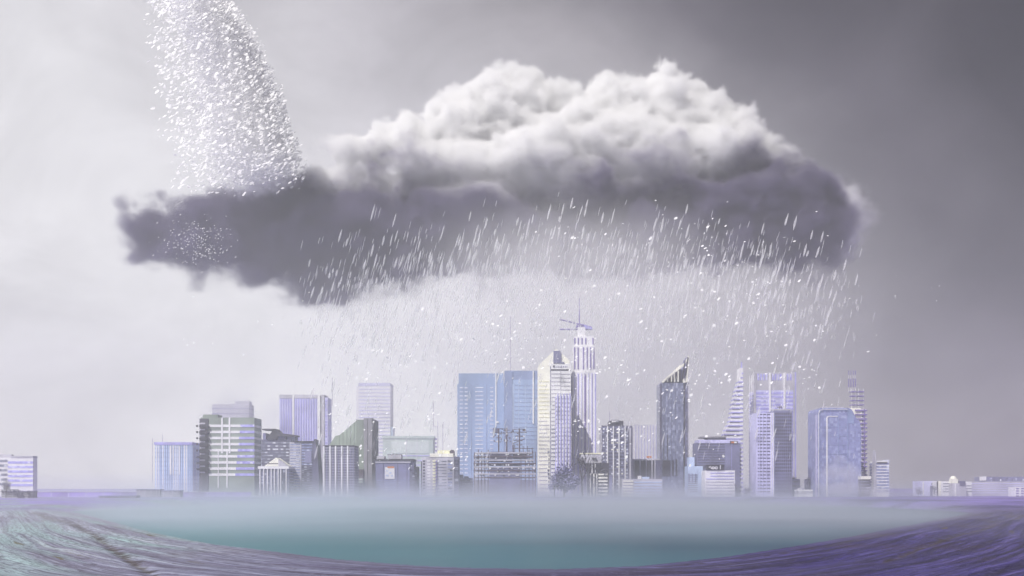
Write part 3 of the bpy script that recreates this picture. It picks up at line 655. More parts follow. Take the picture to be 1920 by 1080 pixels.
def city():
    # --- far left
    b = Bld('office_block', 'pale block with lavender floor bands at the far left edge beside a dark tree', -30, 62, 858, 1330, 12, M['white'])
    b.bands('window_band', M['glassl'], 6, 865, 916, 15, 62, .5); b.bands('window_band', M['glassg'], 6, 862, 914, -30, 14, .5); b.roof([(-20, 20, 852, 858)], M['lgrey']); b.box('parapet', M['lgrey'], 20, 62, 855, 858, .6, wrap=.0)
    # --- blue ribbed slab
    b = Bld('office_block', 'low powder blue slab with fine white upright ribs, left of the balcony tower', 291, 361, 834, 1420, 34, M['blue3'])
    r = random.Random(1)
    b.box('parapet', M['lav'], 289, 361, 829, 834, .9)
    for x in fr(292, 360, 17): b.box('rib', M['white'] if r.random() < .4 else M['blue'], x-r.uniform(.4, 1.0), x+r.uniform(.4, 1.0), 834.5, None, .5, 1.5)
    for x, w in ((320, 1.6), (325, 1.0), (337, .8)): b.box('rib', M['white'], x-w, x+w, 836, 890, .8, 1.7)
    b.sfins('rib', M['white'], 5, 1.0, 836); b.mast(284, 822, 905, .3); b.mast(303, 815, 832, .3); b.bands('floor_line', M['blue'], 9, 840, 915, frac=.12, proud=.25)
    # --- balcony tower
    b = Bld('balcony_tower', 'grey green tower with white bands, lavender windows and dark stacked balconies on its left', 376, 477, 783, 1330, 38, M['sage'])
    b.box('roof_unit', M['sage'], 379, 407, 777, 783, -3, 20)
    n = 9; p = (899-796)/n
    b.box('stair_core', M['dark'], 374.5, 391, 785, None, 1.0, 20)
    for i in range(n+1):
        y = 796+i*p
        if i < n: b.box('window_band', M['white'], 402, 451-i*1.2, y, y+p*.42, .5, 3)
        if i < n: b.box('window_band', M['glassl'], 451-i*1.2, 477, y, y+p*.42, .5, 3)
        if i < n: b.box('window_band', M['lgrey'], 375, 385, y-3.4, y-.4, 1.4, 6)
    for i in range(8):
        y = 797+i*p; bc = b.box('balcony', M['char'], 370 if i > 4 else 375, 393, y+1, y+4.4, 4.0, 9)
        b.box('balcony', M['char'], 368.6, 371.2, y, y+3.6, 2.0, 3) if i <= 4 else None
    for x, w, yb in ((416.5, 1.5, 850), (430.5, 1.6, 850), (426, 1.3, 915), (409.5, .8, 915)): b.box('pilaster', M['white'], x-w, x+w, 783 if yb == 850 else 845, yb, .9, 3)
    b.bands('floor_line', M['white'], 9, 796, 899, frac=.4, proud=.2) 
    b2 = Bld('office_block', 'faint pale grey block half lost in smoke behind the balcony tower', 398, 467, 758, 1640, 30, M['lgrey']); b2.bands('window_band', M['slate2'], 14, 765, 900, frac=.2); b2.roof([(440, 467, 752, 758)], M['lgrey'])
    # --- lavender tower in three slabs
    b = Bld('ribbed_tower', 'tall lavender tower of upright ribs split by pale slots, left of the pale striped tower', 524, 600, 747, 1500, 40, M['lav2'])
    b.box('crown_panel', M['lgrey'], 523.5, 548, 740, 747, .6, 24); b.box('crown_panel', M['lgrey'], 552, 595, 740, 747, .6, 24)
    for x in fr(525, 548, 5)+fr(552.5, 595, 9): b.box('rib', M['lav'], x-1.1, x+1.1, 747.5, None, .7, 2)
    for x0, x1 in ((548.4, 551.6), (595.4, 600.4)): b.box('light_slot', M['white'], x0, x1, 741, None, .9, 6)
    b.box('side_wing', M['lgrey'], 600.6, 608, 740, None, -1, 30); b.box('side_wing', M['lav2'], 608.2, 614.5, 745, None, -2, 30)
    for i in range(30): b.box('window', M['glassl'], 609.5, 613, 750+i*5.6, 753+i*5.6, -1.6, 1)
    b.sfins('rib', M['lav'], 5, 1.5, 748); b.mast(622, 708, 760, .35); b.bar('antenna', M['mast'], (614, 760), (622, 760), .3, 4)
    # --- dark horizontal office with a roof canopy
    b = Bld('office_block', 'violet slate block with fine floor lines and an angular roof canopy', 490, 546, 824, 1310, 40, M['slate'])
    b.bands('window_band', M['glassg'], 16, 829, 925, frac=.45, proud=.3)
    b.box('roof_canopy', M['dark'], 492, 517, 804, 806.4, 2, 26); b.prism('roof_canopy', M['dark'], [(513,804.5),(518,804.5),(525,812),(556,816),(556,818.5),(522,818),(516,824),(500,824)], 1.5, 22)
    b.roof([(520, 534, 813, 824), (538, 552, 818, 827), (492, 498, 812, 824)], M['slate2'])
    # --- gabled white facade
    b = Bld('gabled_hall', 'white columned hall with a cream triangular gable, in front of the violet slate block', 486, 541, 878, 1262, 30, M['slate2'])
    b.prism('gable', M['cream'], [(496,874),(517.5,858),(540,874)], 1.2, 25); b.box('gable_line', M['brown'], 503, 522, 868.6, 870, 1.5, 3); b.prism('gable_side', M['lgrey'], [(522.5,861),(541,874.2),(522.5,874.2)], 1.6, 8)
    b.box('cornice', M['white'], 484, 542, 874.3, 879, 1.6); b.fins('column', M['white'], (488, 495, 502, 509, 515, 522, 527, 537), 1.6, 879.2, None, 1.6, 3); b.bands('window_band', M['glassg'], 8, 882, 926, frac=.45, proud=.25)
    b.box('window_strip', M['glass'], 529.5, 535, 882, 920, 1.0, 2)
    # --- pair right of it
    b = Bld('office_tower', 'light lavender tower of fine floor lines with a darker curved edge on its right', 543, 590, 829, 1290, 34, M['lgrey'])
    b.box('annex', M['slate'], 565, 588, 829.5, None, .5, 30)
    n = 18
    for i in range(n): y = 832+i*5.3; b.box('window_band', M['glassb'], 544, 563, y, y+2.0, .35, 3); b.box('window_band', M['glass'] if i > 7 else M['glassb'], 566, 586, y, y+2.6, .9, 3)
    b.box('bay', M['slate2'], 572, 584.5, 846, 868, 1.6, 4); b.box('cornice', M['dark'], 551, 587, 827, 829.4, 1.5)
    b.prism('curved_edge', M['slate'], [(585,840),(588,826),(590,823),(592,828),(596,862),(598,890),(598,945),(585,945)], .9, 26); b.box('pilaster', M['dark'], 541, 543, 880, None, .7, 8)
    # --- dark grid block with white pilasters
    b = Bld('office_block', 'dark gridded block with white pilasters in front of the sloping sage tower', 606, 664, 836, 1255, 36, M['slate'])
    b.bands('floor_line', M['lgrey'], 19, 839, 932, frac=.34, proud=.45); b.fins('pilaster', M['white'], (607.5, 619, 629.5, 641, 652), 2.4, 836, None, 1.2); b.fins('pilaster', M['slate2'], (613, 624.5, 635, 646, 658, 662.5), 1.4, 840, None, .8)
    b.box('parapet', M['dark'], 605.5, 664.5, 834.8, 837, .7, wrap=0); b.sfins('pilaster', M['lgrey'], 4, 1.6, 838)
    # --- sloping sage tower
    b = Bld('sloping_tower', 'sage green tower with a long sloping roof and a dark grey upright end wall', 617, 682, 870, 1330, 34, M['sage'])
    b.prism('sloping_wing', mat('sage_green_panel', (.36, .43, .37), .5, .1, .03), [(617,835),(629,817),(636,816),(668,789),(668,870.4),(617,870.4)], .2, 30)
    b.box('tower_wall', M['sage'], 668.3, 682, 787, None, .7, 32); b.box('end_wall', M['grey'], 682.3, 698, 784, None, 1.2, 34); b.box('end_wall', M['dark'], 698.2, 703.5, 787, None, .8, 33)
    for x in (636, 643, 650, 657, 664): b.box('seam', M['sage'], x-.5, x+.5, 787+max(0, (668-x))*.87+1.5, 869, .6, 1.5)
    b.box('seam', M['dark'], 689, 690, 786, None, 1.5, 2); b.box('annex', M['brown'], 663, 682, 880, None, 3, 12); b.box('annex', M['sage2'], 650, 682, 897, None, 8, 12); b.bands('floor_line', M['grey'], 5, 900, 930, 650.5, 681.5, .3, 8.4)
    # --- pale striped ghost tower
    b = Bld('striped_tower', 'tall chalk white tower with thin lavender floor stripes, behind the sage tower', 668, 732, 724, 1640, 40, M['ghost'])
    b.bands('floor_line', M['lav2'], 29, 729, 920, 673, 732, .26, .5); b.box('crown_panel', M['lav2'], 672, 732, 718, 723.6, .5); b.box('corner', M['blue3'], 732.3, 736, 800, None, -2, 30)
    # --- pale green slab
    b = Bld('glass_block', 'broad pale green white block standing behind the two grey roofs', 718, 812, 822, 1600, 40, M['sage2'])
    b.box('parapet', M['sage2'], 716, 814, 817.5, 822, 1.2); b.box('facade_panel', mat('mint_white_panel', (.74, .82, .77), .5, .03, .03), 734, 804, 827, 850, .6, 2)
    b.bands('floor_line', M['lav2'], 7, 853, 915, 734, 806, .3, .5); b.fins('pilaster', M['white'], (762, 782), 1.2, 822, None, .8)
    # --- grey block with a white notice
    b = Bld('office_block', 'grey violet block with a dark roof edge and a white hoarding on its front', 704, 768, 868, 1290, 34, M['slate2'])
    b.box('roof_edge', M['dark'], 703, 776, 860.5, 864, 1.8); b.box('parapet', M['lgrey'], 704, 770, 864.2, 868, 1.0); b.roof([(727, 752, 853, 860.3), (706, 720, 855, 860.3)], M['lgrey']); b.bar('roof_rail', M['brown'], (726, 852.5), (753, 852.5), .5)
    h = b.box('hoarding', M['white'], 722, 740, 876, 898, 1.0, 1.6); mesh_box('heading', M['orange'], [(wx(726.5, b.Y), wx(739, b.Y), b.Y-1.2, b.Y-.9, b.z(877.6), b.z(874.6))], b.root)
    for x0, x1, y0, y1 in ((724, 728, 882, 884), (730, 734, 885, 888), (724, 729, 890, 893), (733, 737, 891, 893)): b.box('notice', M['blue3'], x0, x1, y0, y1, 1.3, .5)
    for x in (718.5, 745.5, 763): b.box('pilaster', M['slate'], x-.6, x+.6, 868.5, None, .5, 2)
    b.bands('window_band', M['glassb'], 7, 900, 930, 705, 767, .3, .3); b.box('side_wing', M['slate'], 768.3, 776, 864.3, None, -.8, 30); b.box('side_wing', M['dark'], 776.2, 782, 875, None, -2, 30)
    for i in range(9): b.box('window_band', M['glass'], 769, 781.8, 880+i*5.5, 883+i*5.5, -.4, 2)
    # --- balcony block with pale yellow column
    b = Bld('apartment_block', 'grey block with a pale yellow balcony column and two thin roof masts', 791, 851, 857, 1290, 34, M['lgrey'])
    b.box('roof_unit', M['yellow'], 820, 849, 844, 850, -3, 14); b.box('parapet', M['cream'], 806, 850, 850.2, 857, .6); b.prism('roof_tank', M['brown'], [(843,853),(843,846),(846,843.5),(850,843.5),(852,847),(852,853)], -1, 8)
    for i in range(12):
        y = 863+i*5.7; b.box('window', M['glass'], 793, 797, y, y+3, .4, 1); b.box('window', M['white'], 801, 807, y, y+2.6, .4, 1)
        b.box('balcony', M['yellow'], 811.5, 817, y, y+2.6, 1.6, 4); b.box('balcony', M['purple'], 816.8, 819.6, y+1.2, y+3.4, 2.2, 4)
        b.box('window_band', M['glassg'], 821, 837, y+1, y+2.8, .4, 1); b.box('window', M['glassb'] if i % 3 else M['glass'], 839.5, 848, y, y+2.8, .7, 1)
    for y in (822, 829.5, 836.5, 844): b.box('roof_mast_light', M['purple'], 815.8, 818.6, y, y+2.4, -1, 2)
    b.box('mast_post', M['white'], 816.8, 817.6, 816, 857, -1.5, 1); b.box('side_wing', M['slate'], 851.3, 860, 856, None, -.6, 26); b.box('pilaster', M['dark'], 789.5, 791, 865, None, .5, 5)
    for i in range(8): b.box('window_band', M['glass'], 852, 859.5, 862+i*6, 866+i*6, -.2, 2)
    b.mast(820.5, 790, 850, .28); b.mast(830, 795, 846, .28); b.mast(812, 752, 800, .25); b.bar('antenna', M['mast'], (812, 800), (820.5, 800), .2)
    # --- small stepped things between
    b = Bld('low_block', 'low dark stepped block between the masted block and the blue twin slabs', 860, 886, 896, 1330, 26, M['slate2']); b.roof([(861, 868, 890, 896), (870, 878, 893, 896)], M['slate']); b.bands('window_band', M['glassg'], 4, 900, 926, frac=.4)
    # --- the blue twins
    b = Bld('twin_tower', 'broad powder blue slab tower with rows of pale dashes and a white slot', 857.5, 945, 720, 1480, 44, M['blue'])
    b.box('crown', M['blue'], 860, 944, 700, 720.4, -.5, 42); rr_ = random.Random(5)
    for x in (884, 912.5): b.box('seam', M['blue2'], x-.5, x+.5, 720.8, None, .4, 1.5)
    b.box('light_slot', M['white'], 928.7, 930.9, 700, 800, 1.2, 2); b.box('light_slot', M['white'], 930.8, 935, 790, 793, 1.2, 2)
    for i in range(24):
        y = 726+i*7.6; b.box('window_band', M['pale'], 862, 868, y, y+2.2, .4, 1); b.box('window_band', M['pale'], 871, 877, y, y+2.2, .4, 1); b.box('window_band', M['pale'], 891, 906, y, y+1.8, .35, 1)
        if i < 22: b.box('window_band', M['pale'], 919, 925, y, y+2, .4, 1)
    b.mast(957, 590, 700, .3, dy=9)
    b = Bld('twin_tower', 'slate blue slab tower, taller and darker than its powder blue neighbour', 946, 1012, 712, 1450, 44, M['blue'])
    b.box('crown', M['blue2'], 947, 1011, 695, 712.4, -.5, 42); b.box('dark_bay', M['blue2'], 945.6, 961, 697, None, 1.0, 20); b.box('seam', M['blue3'], 961.2, 963, 720, None, .6, 2); b.box('light_slot', M['white'], 998.6, 1001, 696, 795, 1.2, 2)
    for x in (972, 985): b.box('seam', M['blue3'], x-.5, x+.5, 722, None, .5, 1.5)
    b.bands('floor_line', M['blue2'], 26, 722, 925, 965, 1011, .16, .3); b.sfins('seam', M['blue2'], 5, 1, 715)
    # --- unfinished concrete frame with rooftop rigs
    b = Bld('concrete_frame_block', 'brown grey open concrete frame with three bristling masts on its roof', 888, 1005, 900, 1275, 32, M['slate2'], cat='building under construction')
    r = random.Random(9)
    for x in (891, 894, 900, 906, 912): b.box('frame_column', M['lgrey'], x-.5, x+.5, 850, None, 1.2, 2)
    for i, y in enumerate((848, 855, 861.5, 868, 874.5, 881, 887.5, 894)): b.box('floor_slab', M['brown'] if i % 2 else M['lgrey'], 888+(3 if i == 0 else 0), 1005-(r.uniform(2, 14) if i < 3 else 0), y, y+2.4, 1.0)
    for x in (889.5, 897, 903, 909, 915.5, 977, 985, 992, 999, 1004): b.box('frame_column', M['brown'], x-.8, x+.8, 843+r.uniform(0, 6), None, .6, 2)
    b.box('infill_wall', M['slate'], 917, 960, 847, 866, .3, 20); b.box('infill_wall', M['dark'], 917, 976, 869, 873, .3, 20); b.box('infill_wall', M['slate2'], 918, 975, 877, None, .3, 20); b.box('infill_wall', M['slate'], 961, 990, 851, 860, .0, 18)
    for _ in range(70): x = r.uniform(890, 1002); y = r.choice((851, 857.5, 864, 870.5, 877, 883.5, 890)); b.box('scaffold_board', M['white'] if r.random() < .6 else M['dark'], x, x+r.uniform(1.2, 4), y, y+r.uniform(1.2, 3), 1.4, 2)
    b.bar('roof_rail', M['brown'], (960, 840.5), (1000, 840.5), .5)
    for x in (965, 973, 981, 989, 998): b.bar('roof_rail', M['brown'], (x, 850), (x, 836+r.uniform(-3, 3)), .4)
    for x, yt, bars in ((935, 803, [(924, 946, 804), (926, 942, 812), (928, 940, 828), (930, 939, 820)]), (950, 802, [(938, 960, 811), (944, 956, 806), (946, 953, 826)]), (974, 803, [(961, 984, 804), (964, 988, 811), (966, 982, 818), (962, 980, 826), (968, 980, 834)])):
        b.bar('antenna', M['brown'], (x, 848), (x, yt), .9)
        for x0, x1, y in bars: b.bar('crossbar', M['brown'], (x0, y+r.uniform(-1.5, 1.5)), (x1, y), .45)
        for _ in range(12):
            px_ = x+r.uniform(-11, 11); py_ = r.uniform(803, 830); b.box('antenna_panel', M['brown'] if r.random() < .75 else M['white'], px_, px_+r.uniform(1, 3), py_, py_+r.uniform(1.2, 4.5), -2, 1)
    b.box('antenna_panel', M['slate'], 924, 934, 803, 811, -2.5, 1.5); b.bar('antenna', M['brown'], (962, 848), (962, 833), .8); b.bar('crossbar', M['brown'], (960, 832), (985, 822), .45)
    # --- white gabled tower
    b = Bld('gabled_tower', 'tall white tower with cream left face and pointed roof, between blue slab and slim tower', 1009, 1032, 686, 1390, 40, M['cream'])
    o = b.root
    b.box('tower_wall', M['white'], 1032.2, 1070, 682, None, 1.5, 36)
    b.prism('pointed_roof', M['cream'], [(1009,686),(1041,655),(1045,655.5),(1068,676),(1068,682),(1032,686)], .3, 30)
    b.box('lift_house', M['slate2'], 1037.5, 1052, 658, 681.5, 2.2, 12); b.box('lift_house', M['slate2'], 1052.2, 1058, 679, 681.8, 2.2, 8)
    em = rod('sign_emblem', M['dark'], Vector((wx(1038.5, b.Y), b.Y-1.2, b.z(687))), Vector((wx(1038.5, b.Y), b.Y-2.4, b.z(687))), 1.5, o)
    r = random.Random(4)
    for k, x in enumerate((1043, 1046, 1049, 1052, 1055.5, 1059, 1062)): b.box('sign_letter', M['slate2'], x, x+1.5, 687.5-r.uniform(0, 1.6), 689.2+r.uniform(-.4, .8), 2.0, .6)
    b.box('roof_line', M['dark'], 1033, 1070, 692.5, 695, 2.0, 3)
    for i in range(31):
        y = 700+i*7.4; b.box('floor_line', M['lgrey'] if i < 14 else M['slate2'], 1033.5, 1050.5, y, y+1.7, 1.9, 3); b.box('floor_line', M['lgrey'] if i < 14 else M['slate2'], 1051.5, 1069, y+.8, y+2.5, 1.9, 3)
        if i > 1: b.box('floor_line', M['yellow'] if i < 12 else M['lgrey'], 1010, 1030 if i % 3 else 1026, y, y+1.4, .4, 2)
    b.box('seam', M['lgrey'], 1050.6, 1051.4, 694.5, None, 2.1, 3); b.box('seam', M['slate2'], 1031.6, 1032.6, 686.5, None, 2.0, 3)
    for i in range(10): b.box('window', M['glass'], 1026+r.uniform(0, 3), 1030, 845+i*7, 849+i*7, .6, 1)
    # --- lavender finned annex in front
    b = Bld('finned_tower', 'shorter pale tower with lavender upright fins, standing against the gabled tower', 1043, 1071.5, 742, 1360, 24, M['ghost'])
    b.bands('floor_line', M['lgrey'], 16, 746, 870, frac=.3, proud=.4); b.fins('fin', M['lav'], fr(1043, 1071.5, 5), 2.2, 738, None, 1.2); b.sfins('fin', M['lav'], 3, 1.4, 742)
    # --- slim tower with landing deck and spire
    b = Bld('slim_tower', 'slim chalk white tower with purple fins, a tilted landing deck and a needle spire', 1073.5, 1117.5, 697, 1400, 32, M['ghost'])
    b.box('upper_shaft', M['ghost'], 1076, 1116, 648, 697.4, -1.5, 28); b.box('crown', M['ghost'], 1078, 1114, 630, 648.4, -3, 24); b.box('deck_stem', M['ghost'], 1084, 1098, 612, 630.4, -6, 8)
    for x in (1077.5, 1084, 1094, 1101, 1107.5, 1113.5): b.box('fin', M['purple'], x-1.1, x+1.1, 651, 692, -.9, 2)
    for x in (1078, 1084.5, 1091.5, 1098.5, 1112): b.box('fin', M['purple'], x-1, x+1, 633, 645, -2.4, 2)
    for x, w, m_ in ((1077, .8, 'lav2'), (1084, 1.1, 'lav'), (1090.5, .8, 'lav2'), (1097, 1.5, 'purple'), (1103.5, .7, 'lav2'), (1110, .8, 'lav'), (1116.5, 1.1, 'lav')): b.box('fin', M[m_], x-w, x+w, 700, None, .9, 2)
    b.bar('landing_deck', M['purple'], (1050, 614.5), (1111, 614.5), .9, 14); b.bar('deck_beam', M['purple'], (1050, 595.5), (1092, 606), .9, 14); b.bar('deck_beam', M['purple'], (1092, 606), (1111, 611), 1.3, 14)
    b.prism('deck_fairing', M['lav'], [(1096,606.5),(1112,612),(1112,615),(1098,614)], -11, 6); b.prism('deck_strut', M['purple'], [(1078,611.5),(1084,605.5),(1086,611.5)], -12, 3); b.prism('deck_strut', M['purple'], [(1090,608),(1099,611),(1090,611)], -12, 3)
    rod('spire', M['purple'], Vector((wx(1087.5, 1400), 1414, b.z(615))), Vector((wx(1087.5, 1400), 1414, b.z(555))), .95, b.root, .3); b.sfins('fin', M['lav'], 4, 1.4, 700)
    # --- dark tower with white pilasters
    b = Bld('residential_tower', 'dark speckled tower with stepped top and bright white uprights', 1128, 1186, 798, 1300, 34, M['slate'])
    b.box('penthouse', M['dark'], 1143.5, 1169, 789, 798.4, -.6, 28); b.roof([(1148, 1162, 786, 789)], M['lgrey']); b.box('crown_edge', M['white'], 1148, 1160, 789.4, 791.5, .2, 2)
    r = random.Random(12)
    for i in range(19):
        y = 801+i*6.4
        b.box('floor_line', M['slate2'], 1128, 1178, y, y+2.0, .5, 2)
        for x in (1130, 1136, 1146, 1156, 1165, 1174):
            if r.random() < .62: b.box('window', M['pale'] if r.random() < .75 else M['cream'], x, x+r.uniform(2, 4.5), y+2.5, y+4.6+r.uniform(0, 1), .45, 1)
    b.fins('pilaster', M['white'], (1139, 1150, 1160.5, 1172), 2.0, 799, None, 1.5); b.fins('pilaster', M['lgrey'], (1127.5,), 1.6, 806, 870, 1.0); b.box('corner', M['lgrey'], 1180, 1183, 802, None, .7, 6)
    b.mast(1143.5, 772, 790, .3); b.sfins('pilaster', M['lgrey'], 4, 1.5, 800)
    # --- low dark arcade with white louvres
    b = Bld('low_block', 'low dark block with bright white louvres, between bare trees and dark tower', 1104, 1142, 868, 1245, 28, M['dark'])
    b.fins('pilaster', M['white'], (1110, 1116), 1.6, 866, 888, .8); b.fins('pilaster', M['cream'], (1107, 1113.5, 1119), 2.2, 888, None, .9)
    for i in range(7): b.box('louvre', M['cream'], 1122, 1139, 888+i*6.3, 891+i*6.3, .9, 3)
    b.box('parapet', M['yellow'], 1088, 1130, 849, 851.5, -3, 20); b.box('upper_floor', M['lgrey'], 1090, 1128, 851.7, 868.3, -3.5, 18); b.box('side_wing', M['slate2'], 1142.3, 1148, 893, None, -.4, 20)
    b = Bld('podium_block', 'long low pale podium with stone louvres at the foot of the dark speckled tower', 1167, 1242, 898, 1240, 26, M['lgrey'])
    for i in range(6): b.box('louvre', M['cream'], 1168, 1187, 901+i*5.4, 903.4+i*5.4, .8, 3); b.box('louvre', M['blue3'], 1189, 1241, 903+i*5.4, 905+i*5.4, .5, 2)
    b.box('roof_unit', M['white'], 1197, 1203, 892, 898, -2, 5); b.box('roof_unit', M['blue3'], 1205, 1218, 894, 898, -2, 8)
    b = Bld('office_block', 'low dark panelled block with a small orange sign on its roof', 1187, 1240, 863, 1330, 30, M['slate'])
    b.box('parapet', M['lgrey'], 1187, 1240, 860.5, 863, .8); b.fins('pilaster', M['lgrey'], (1188.5, 1200, 1211.5, 1222.5, 1228), 1.8, 863.3, None, .8)
    for x0, x1 in ((1190, 1198.5), (1202, 1210), (1213, 1221), (1224, 1226.5)): b.box('dark_panel', M['char'], x0, x1, 864.5, 894, .35, 1)
    b.box('roof_sign', M['orange'], 1212.5, 1221.5, 855.2, 858.5, .6, 1.5); b.bar('sign_post', M['brown'], (1217, 861), (1217, 857), .6, .6)
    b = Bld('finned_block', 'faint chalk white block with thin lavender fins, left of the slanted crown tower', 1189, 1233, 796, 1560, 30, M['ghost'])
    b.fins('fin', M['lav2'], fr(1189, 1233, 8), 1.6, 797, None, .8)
    # --- slanted crown tower
    b = Bld('slanted_tower', 'steel blue tower with a sharp slanted crown of pale fins', 1238.5, 1283, 718, 1330, 36, M['curtain'])
    b.box('corner', M['slate'], 1238, 1241, 719, None, .8, 6); b.box('corner', M['dark'], 1281.5, 1284.5, 719, None, .9, 8); b.box('side_wing', M['slate2'], 1284.7, 1289, 716, None, 0, 30); b.box('side_wing', M['lgrey'], 1289.2, 1292.5, 716, None, -1, 28)
    for i in range(19): b.box('window', M['glass'], 1287, 1288.6, 735+i*9, 739+i*9, .5, 1)
    b.prism('crown_wedge', M['slate2'], [(1241,718),(1281,690),(1286,672),(1290,668),(1290,716),(1283,718)], -6, 12)
    for i, (x, yt) in enumerate(((1248, 709), (1255.5, 702), (1262.5, 697), (1268, 690), (1275, 684))): b.prism('crown_fin', M['cream'], [(x-4.5,716),(x-4.5,yt+5),(x+1,yt),(x+1,yt+4),(x-2.6,yt+8),(x-2.6,716)], .8, 8); b.box('crown_slot', M['char'], x-2.2, x+.8, yt+7, 716, .6, 6)
    b.prism('crown_blade', M['cream'], [(1240,716),(1244,712),(1283,680),(1291,667),(1292,668),(1289,712),(1287,712),(1287,678),(1283,686),(1250,710),(1243,718.5)], 1.2, 3)
    b.bar('crown_fin', M['dark'], (1279, 712), (1284, 676), .8, -1.5); b.bar('crown_fin', M['dark'], (1284, 714), (1289.5, 670), .8, -1.5); b.prism('crown_foot', M['cream'], [(1279,710),(1290,710),(1292,716),(1281,718)], 1.6, 5)
    for x in (1245, 1252, 1259, 1266, 1273): b.box('mullion', M['slate'], x-.3, x+.3, 719, 895, .35, 1)
    b.fins('dark_strip', M['dark'], (1244.5, 1251.5), 1.6, 815, 862, .5, 2)
    b.box('dark_panel', M['char'], 1242, 1257, 863, 893, .6, 3); b.box('dark_panel', M['char'], 1260, 1263.5, 863, 893, .6, 3); b.box('dark_panel', M['char'], 1267, 1270, 861, 893, .6, 3)
    b = Bld('low_block', 'small stepped pale blue block tucked against the right of the slanted crown tower', 1290, 1318, 874, 1290, 26, M['blue3'])
    b.box('upper_floor', M['blue3'], 1293, 1303, 857, 874.4, -3, 16); b.bands('window_band', M['glassg'], 9, 890, 925, 1290, 1308, .35, .4); b.fins('pilaster', M['slate2'], (1292, 1298, 1304), 1.6, 888, 905, .6); b.bar('antenna', M['brown'], (1293.5, 888), (1293.5, 878), .5, 1)
    # --- lettered office
    b = Bld('office_block', 'violet banded block with a flat roof slab and an orange corner sign', 1307.5, 1361, 830, 1300, 34, M['slate2'])
    b.bands('window_band', M['slate'], 9, 832, 876, 1308, 1359, .45, .4); b.box('roof_slab', M['grey'], 1315, 1361, 818.5, 821, 1.8, 26); b.prism('roof_house', M['grey'], [(1325,821.2),(1361,821.2),(1363,826),(1330,826)], -1, 20); b.box('parapet', M['lav2'], 1310, 1388, 824.5, 830.4, .2, 30)
    b.box('tower_wall', M['slate2'], 1361.2, 1388.5, 830.6, None, .2, 33); b.fins('seam', M['lav'], (1372,), .5, 832, None, .5)
    b.box('corner_sign', M['brown'], 1368.5, 1383, 827.2, 831.8, 1.0, 1.5); b.box('sign_face', M['orange'], 1371, 1376, 828.2, 831, 1.3, .6); b.box('sign_face', M['white'], 1376.2, 1381, 828, 831, 1.3, .6)
    for i in range(14): b.box('window', M['glass'], 1387, 1390, 834+i*7, 838+i*7, .6, 2)
    b.box('plinth', M['slate'], 1310, 1324, 872, 878, .5, 8)
    w = Bld('sign_building', 'low white building of thin floor lines carrying a dark sign with white letters', 1322, 1378, 882, 1262, 24, M['white'])
    for i in range(8): w.box('floor_line', M['lav'] if i < 3 else M['lgrey'], 1332 if i < 2 else 1324, 1376, 886+i*5.6, 887.6+i*5.6, .45, 1)
    sg = w.box('sign_board', M['char'], 1324, 1358, 871, 881.8, .8, 2)
    cu = bpy.data.curves.new('sign_lettering', 'FONT'); cu.body = 'eoo I'; cu.size = 8.4; cu.extrude = .25; cu.offset = .28; cu.align_x = 'CENTER'; cu.align_y = 'CENTER'
    cu.materials.append(M['white']); tmp = bpy.data.objects.new('sign_lettering_curve', cu); lm = bpy.data.meshes.new_from_object(tmp); bpy.data.objects.remove(tmp); to = bpy.data.objects.new('sign_lettering', lm); COL.objects.link(to); to.parent = w.root; to.location = (wx(1340, w.Y)-w.root.location.x, -1.2, w.z(876.6)-GZ); to.rotation_euler = (R(90), 0, 0); to.scale = (.86, .8, 1)
    # --- stepped triangular tower
    b = Bld('stepped_tower', 'pale stepped triangular tower of thin purple floors narrowing to its right', 1387.5, 1393, 690, 1420, 20, M['ghost'])
    prof = [(1392, 688), (1389, 699), (1385, 710), (1381, 722), (1378, 735), (1374, 750), (1372, 765), (1370, 778), (1366, 790), (1361, 800), (1356, 812), (1353, 822)]
    def left_at(y):
        for (xa, ya), (xb, yb_) in zip(prof, prof[1:]):
            if ya <= y <= yb_: return xa+(xb-xa)*(y-ya)/(yb_-ya)
        return 1353
    y = 693.0
    while y < 925:
        x = left_at(y); b.box('storey', M['white'], x+1.2, 1392.5, y+.6, y+8.0, -.5, 18); b.box('floor_slab', M['lav'], x, 1393.4, y+5.6, y+8.1, .6, 21); y += 8.2
    b.box('finial', M['lav'], 1391, 1393, 678, 690.5, -4, 3)
    # --- big lavender tower
    b = Bld('lavender_tower', 'broad lavender glass tower with pale uprights behind the dark gridded block', 1417, 1487, 731, 1440, 40, M['lav2'])
    b.box('crown', M['lgrey'], 1417, 1487, 699, 731.4, .1)
    for x in list(fr(1419, 1440, 4))+list(fr(1447, 1466, 4))+list(fr(1474, 1485, 2)): b.box('crown_window', M['glassl'], x-1.6, x+1.6, 701, 713, .5, 1)
    b.bands('window_band', M['glassl'], 26, 735, 925, frac=.55, proud=.4); b.fins('pilaster', M['ghost'], (1443.5, 1470.5), 3.4, 699, None, 1.4); b.fins('pilaster', M['lgrey'], (1416, 1488.5), 2.2, 699, None, 1.2, 8); b.box('corner', M['lav'], 1490.2, 1492.6, 698, None, .8, 36); b.box('side_wing', M['lgrey'], 1487.2, 1490, 700, None, -1, 34); b.sfins('pilaster', M['ghost'], 4, 2, 700)
    b = Bld('gridded_block', 'dark gridded block with a lavender dotted left face, in front of the lavender tower', 1418, 1485.5, 774, 1280, 34, M['lav2'])
    b.box('tower_wall', M['slate2'], 1451, 1485.8, 769.5, None, .5, 33)
    for i in range(24):
        y = 776+i*6.3; b.box('window_band', M['slate'], 1421, 1444, y, y+2, .3, 1); b.box('window_band', M['char'] if i < 18 else M['slate'], 1452.5, 1484.5, y-2, y+1.6, .75, 1)
